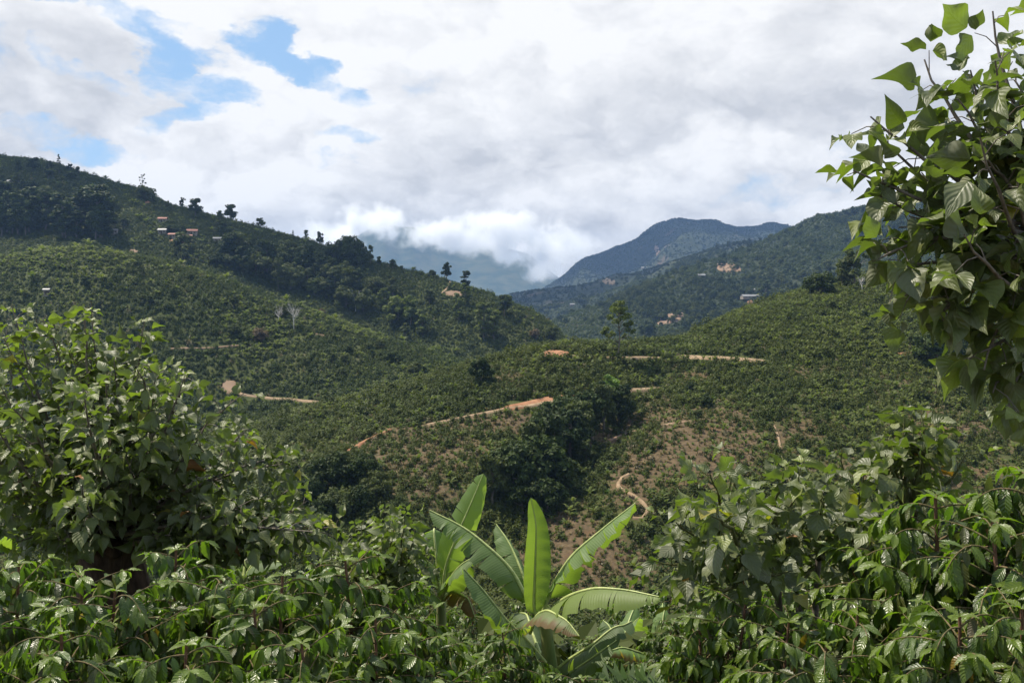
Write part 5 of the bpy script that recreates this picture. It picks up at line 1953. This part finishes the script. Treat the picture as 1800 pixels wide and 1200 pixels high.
# weeds on the near bank
n_ = 9000
Yw = 5.0 + 36 * RNG.random(n_) ** 1.5
pw = RNG.uniform(-250, 2050, n_)
Pw = np.stack([(pw - 900) / F * Yw, Yw], 1)
Pw = with_z(Pw, .03)
scatter('bank_undergrowth', WEED, Pw, sizes(n_, .5, 1.1), RNG.uniform(0, 6.28, n_), RNG.integers(0, 3, n_), 'grass and weeds on the near bank under the coffee plants')
n_ = 700
Yw = RNG.uniform(9, 55, n_)
pw = RNG.uniform(-250, 2050, n_)
Pw = with_z(np.stack([(pw - 900) / F * Yw, Yw], 1), .1)
scatter('bank_shrubbery', BUSH, Pw, sizes(n_, .5, .95), RNG.uniform(0, 6.28, n_), RNG.integers(0, 4, n_), 'low dark shrubs on the near bank dropping to the gully')
# ====== FOREGROUND END

# ------------------------------------------------------------------ cloud banks caught on the distant mountain, beyond the haze
cm_, N = new_mat('cloud bank')
tcn = N.n('ShaderNodeTexCoord')
oi = N.n('ShaderNodeObjectInfo')
ln_ = N.vmath('LENGTH', tcn.outputs['Object'])
geo = N.n('ShaderNodeNewGeometry')
nz = N.noise(geo.outputs['Position'], 0.0055, 5, 0.6)
body = N.math('ADD', N.math('SUBTRACT', 1.0, ln_), N.math('MULTIPLY', N.math('SUBTRACT', nz, 0.5), 2.4))
dn = N.math('MULTIPLY', N.ramp(body, 0.15, 0.9), 0.012)
pv = N.n('ShaderNodeVolumePrincipled')
pv.inputs['Color'].default_value = (0.995, 0.995, 0.995, 1)
pv.inputs['Anisotropy'].default_value = 0.3
N.link(dn, pv.inputs['Density'])
oo = N.n('ShaderNodeOutputMaterial')
N.link(pv.outputs[0], oo.inputs['Volume'])
for k, (px, py, rx, ry) in enumerate([(655, 388, 66, 30), (765, 410, 84, 30), (830, 428, 70, 24), (905, 452, 44, 20), (955, 474, 36, 26), (985, 435, 60, 44), (880, 405, 90, 38), (590, 418, 60, 44)]):
    c = at(px, py, 7500 + 60 * (k % 3))
    bm_ = MB()
    th_, ph_ = np.linspace(0, np.pi, 13), np.linspace(0, 2 * np.pi, 24, endpoint=False)
    V = np.stack([np.sin(th_)[:, None] * np.cos(ph_)[None], np.sin(th_)[:, None] * np.sin(ph_)[None], np.repeat(np.cos(th_)[:, None], 24, 1)], -1).reshape(-1, 3)
    i_ = np.arange(12)[:, None] * 24
    j_ = np.arange(24)[None]
    bm_.add(V, np.stack([i_ + j_, i_ + 24 + j_, i_ + 24 + (j_ + 1) % 24, i_ + (j_ + 1) % 24], -1).reshape(-1, 4))
    o = bm_.build('cloud', cm_)
    o.location = tuple(c)
    o.scale = (rx * 4.85 * 1.25, 240, ry * 4.85 * 1.25)
    tag(o, 'white cloud bank caught on the distant blue mountain', None, None, 'stuff')
SC.cycles.volume_max_steps = 256
# passing clouds high over the valley (above the picture); they shade parts of the hills
co_, N = new_mat('passing cloud')
pv = N.n('ShaderNodeVolumePrincipled')
pv.inputs['Color'].default_value = (0.99, 0.99, 0.99, 1)
pv.inputs['Density'].default_value = 0.008
pv.inputs['Anisotropy'].default_value = 0.4
oo = N.n('ShaderNodeOutputMaterial')
N.link(pv.outputs[0], oo.inputs['Volume'])
for k, (px, py, Yt, h, rx, ry, rz) in enumerate([(60, 340, 860, 1100, 230, 130, 90), (250, 300, 900, 1120, 150, 110, 70), (560, 450, 760, 1100, 120, 80, 70), (1230, 420, 4700, 2600, 900, 700, 260),
                                                (1010, 560, 2600, 2200, 500, 300, 150)]):
    tgt = at(px, py, Yt)
    c = tgt + np.array(sdir) * (h - tgt[2]) / sdir.z
    bm_ = MB()
    bm_.add(V, np.stack([i_ + j_, i_ + 24 + j_, i_ + 24 + (j_ + 1) % 24, i_ + (j_ + 1) % 24], -1).reshape(-1, 4))
    o = bm_.build('cloud', co_)
    o.location = tuple(c)
    o.scale = (rx, ry, rz)
    tag(o, 'white cloud drifting high over the valley', None, None, 'stuff')

# ------------------------------------------------------------------ haze: the air of the valley
ztop = max(o_ for o_ in [float(Zg.max()) + 30.0])
zbot = float(Zg.min()) - 1.0
mb = MB()
box_mb(mb, -7600, 7600, -120, 6420, zbot, ztop)
hz = mb.build('haze', bpy.data.materials.new('haze air'), smooth=False)
tag(hz, 'thin bluish haze filling the valley air', None, None, 'stuff')
hm = hz.data.materials[0]
hm.use_nodes = True
hm.node_tree.nodes.clear()
N = NT(hm.node_tree)
pv = N.n('ShaderNodeVolumePrincipled')
pv.inputs['Color'].default_value = (0.33, 0.54, 0.97, 1)
pv.inputs['Density'].default_value = 0.00007
pv.inputs['Anisotropy'].default_value = 0.2
oo = N.n('ShaderNodeOutputMaterial')
N.link(pv.outputs[0], oo.inputs['Volume'])
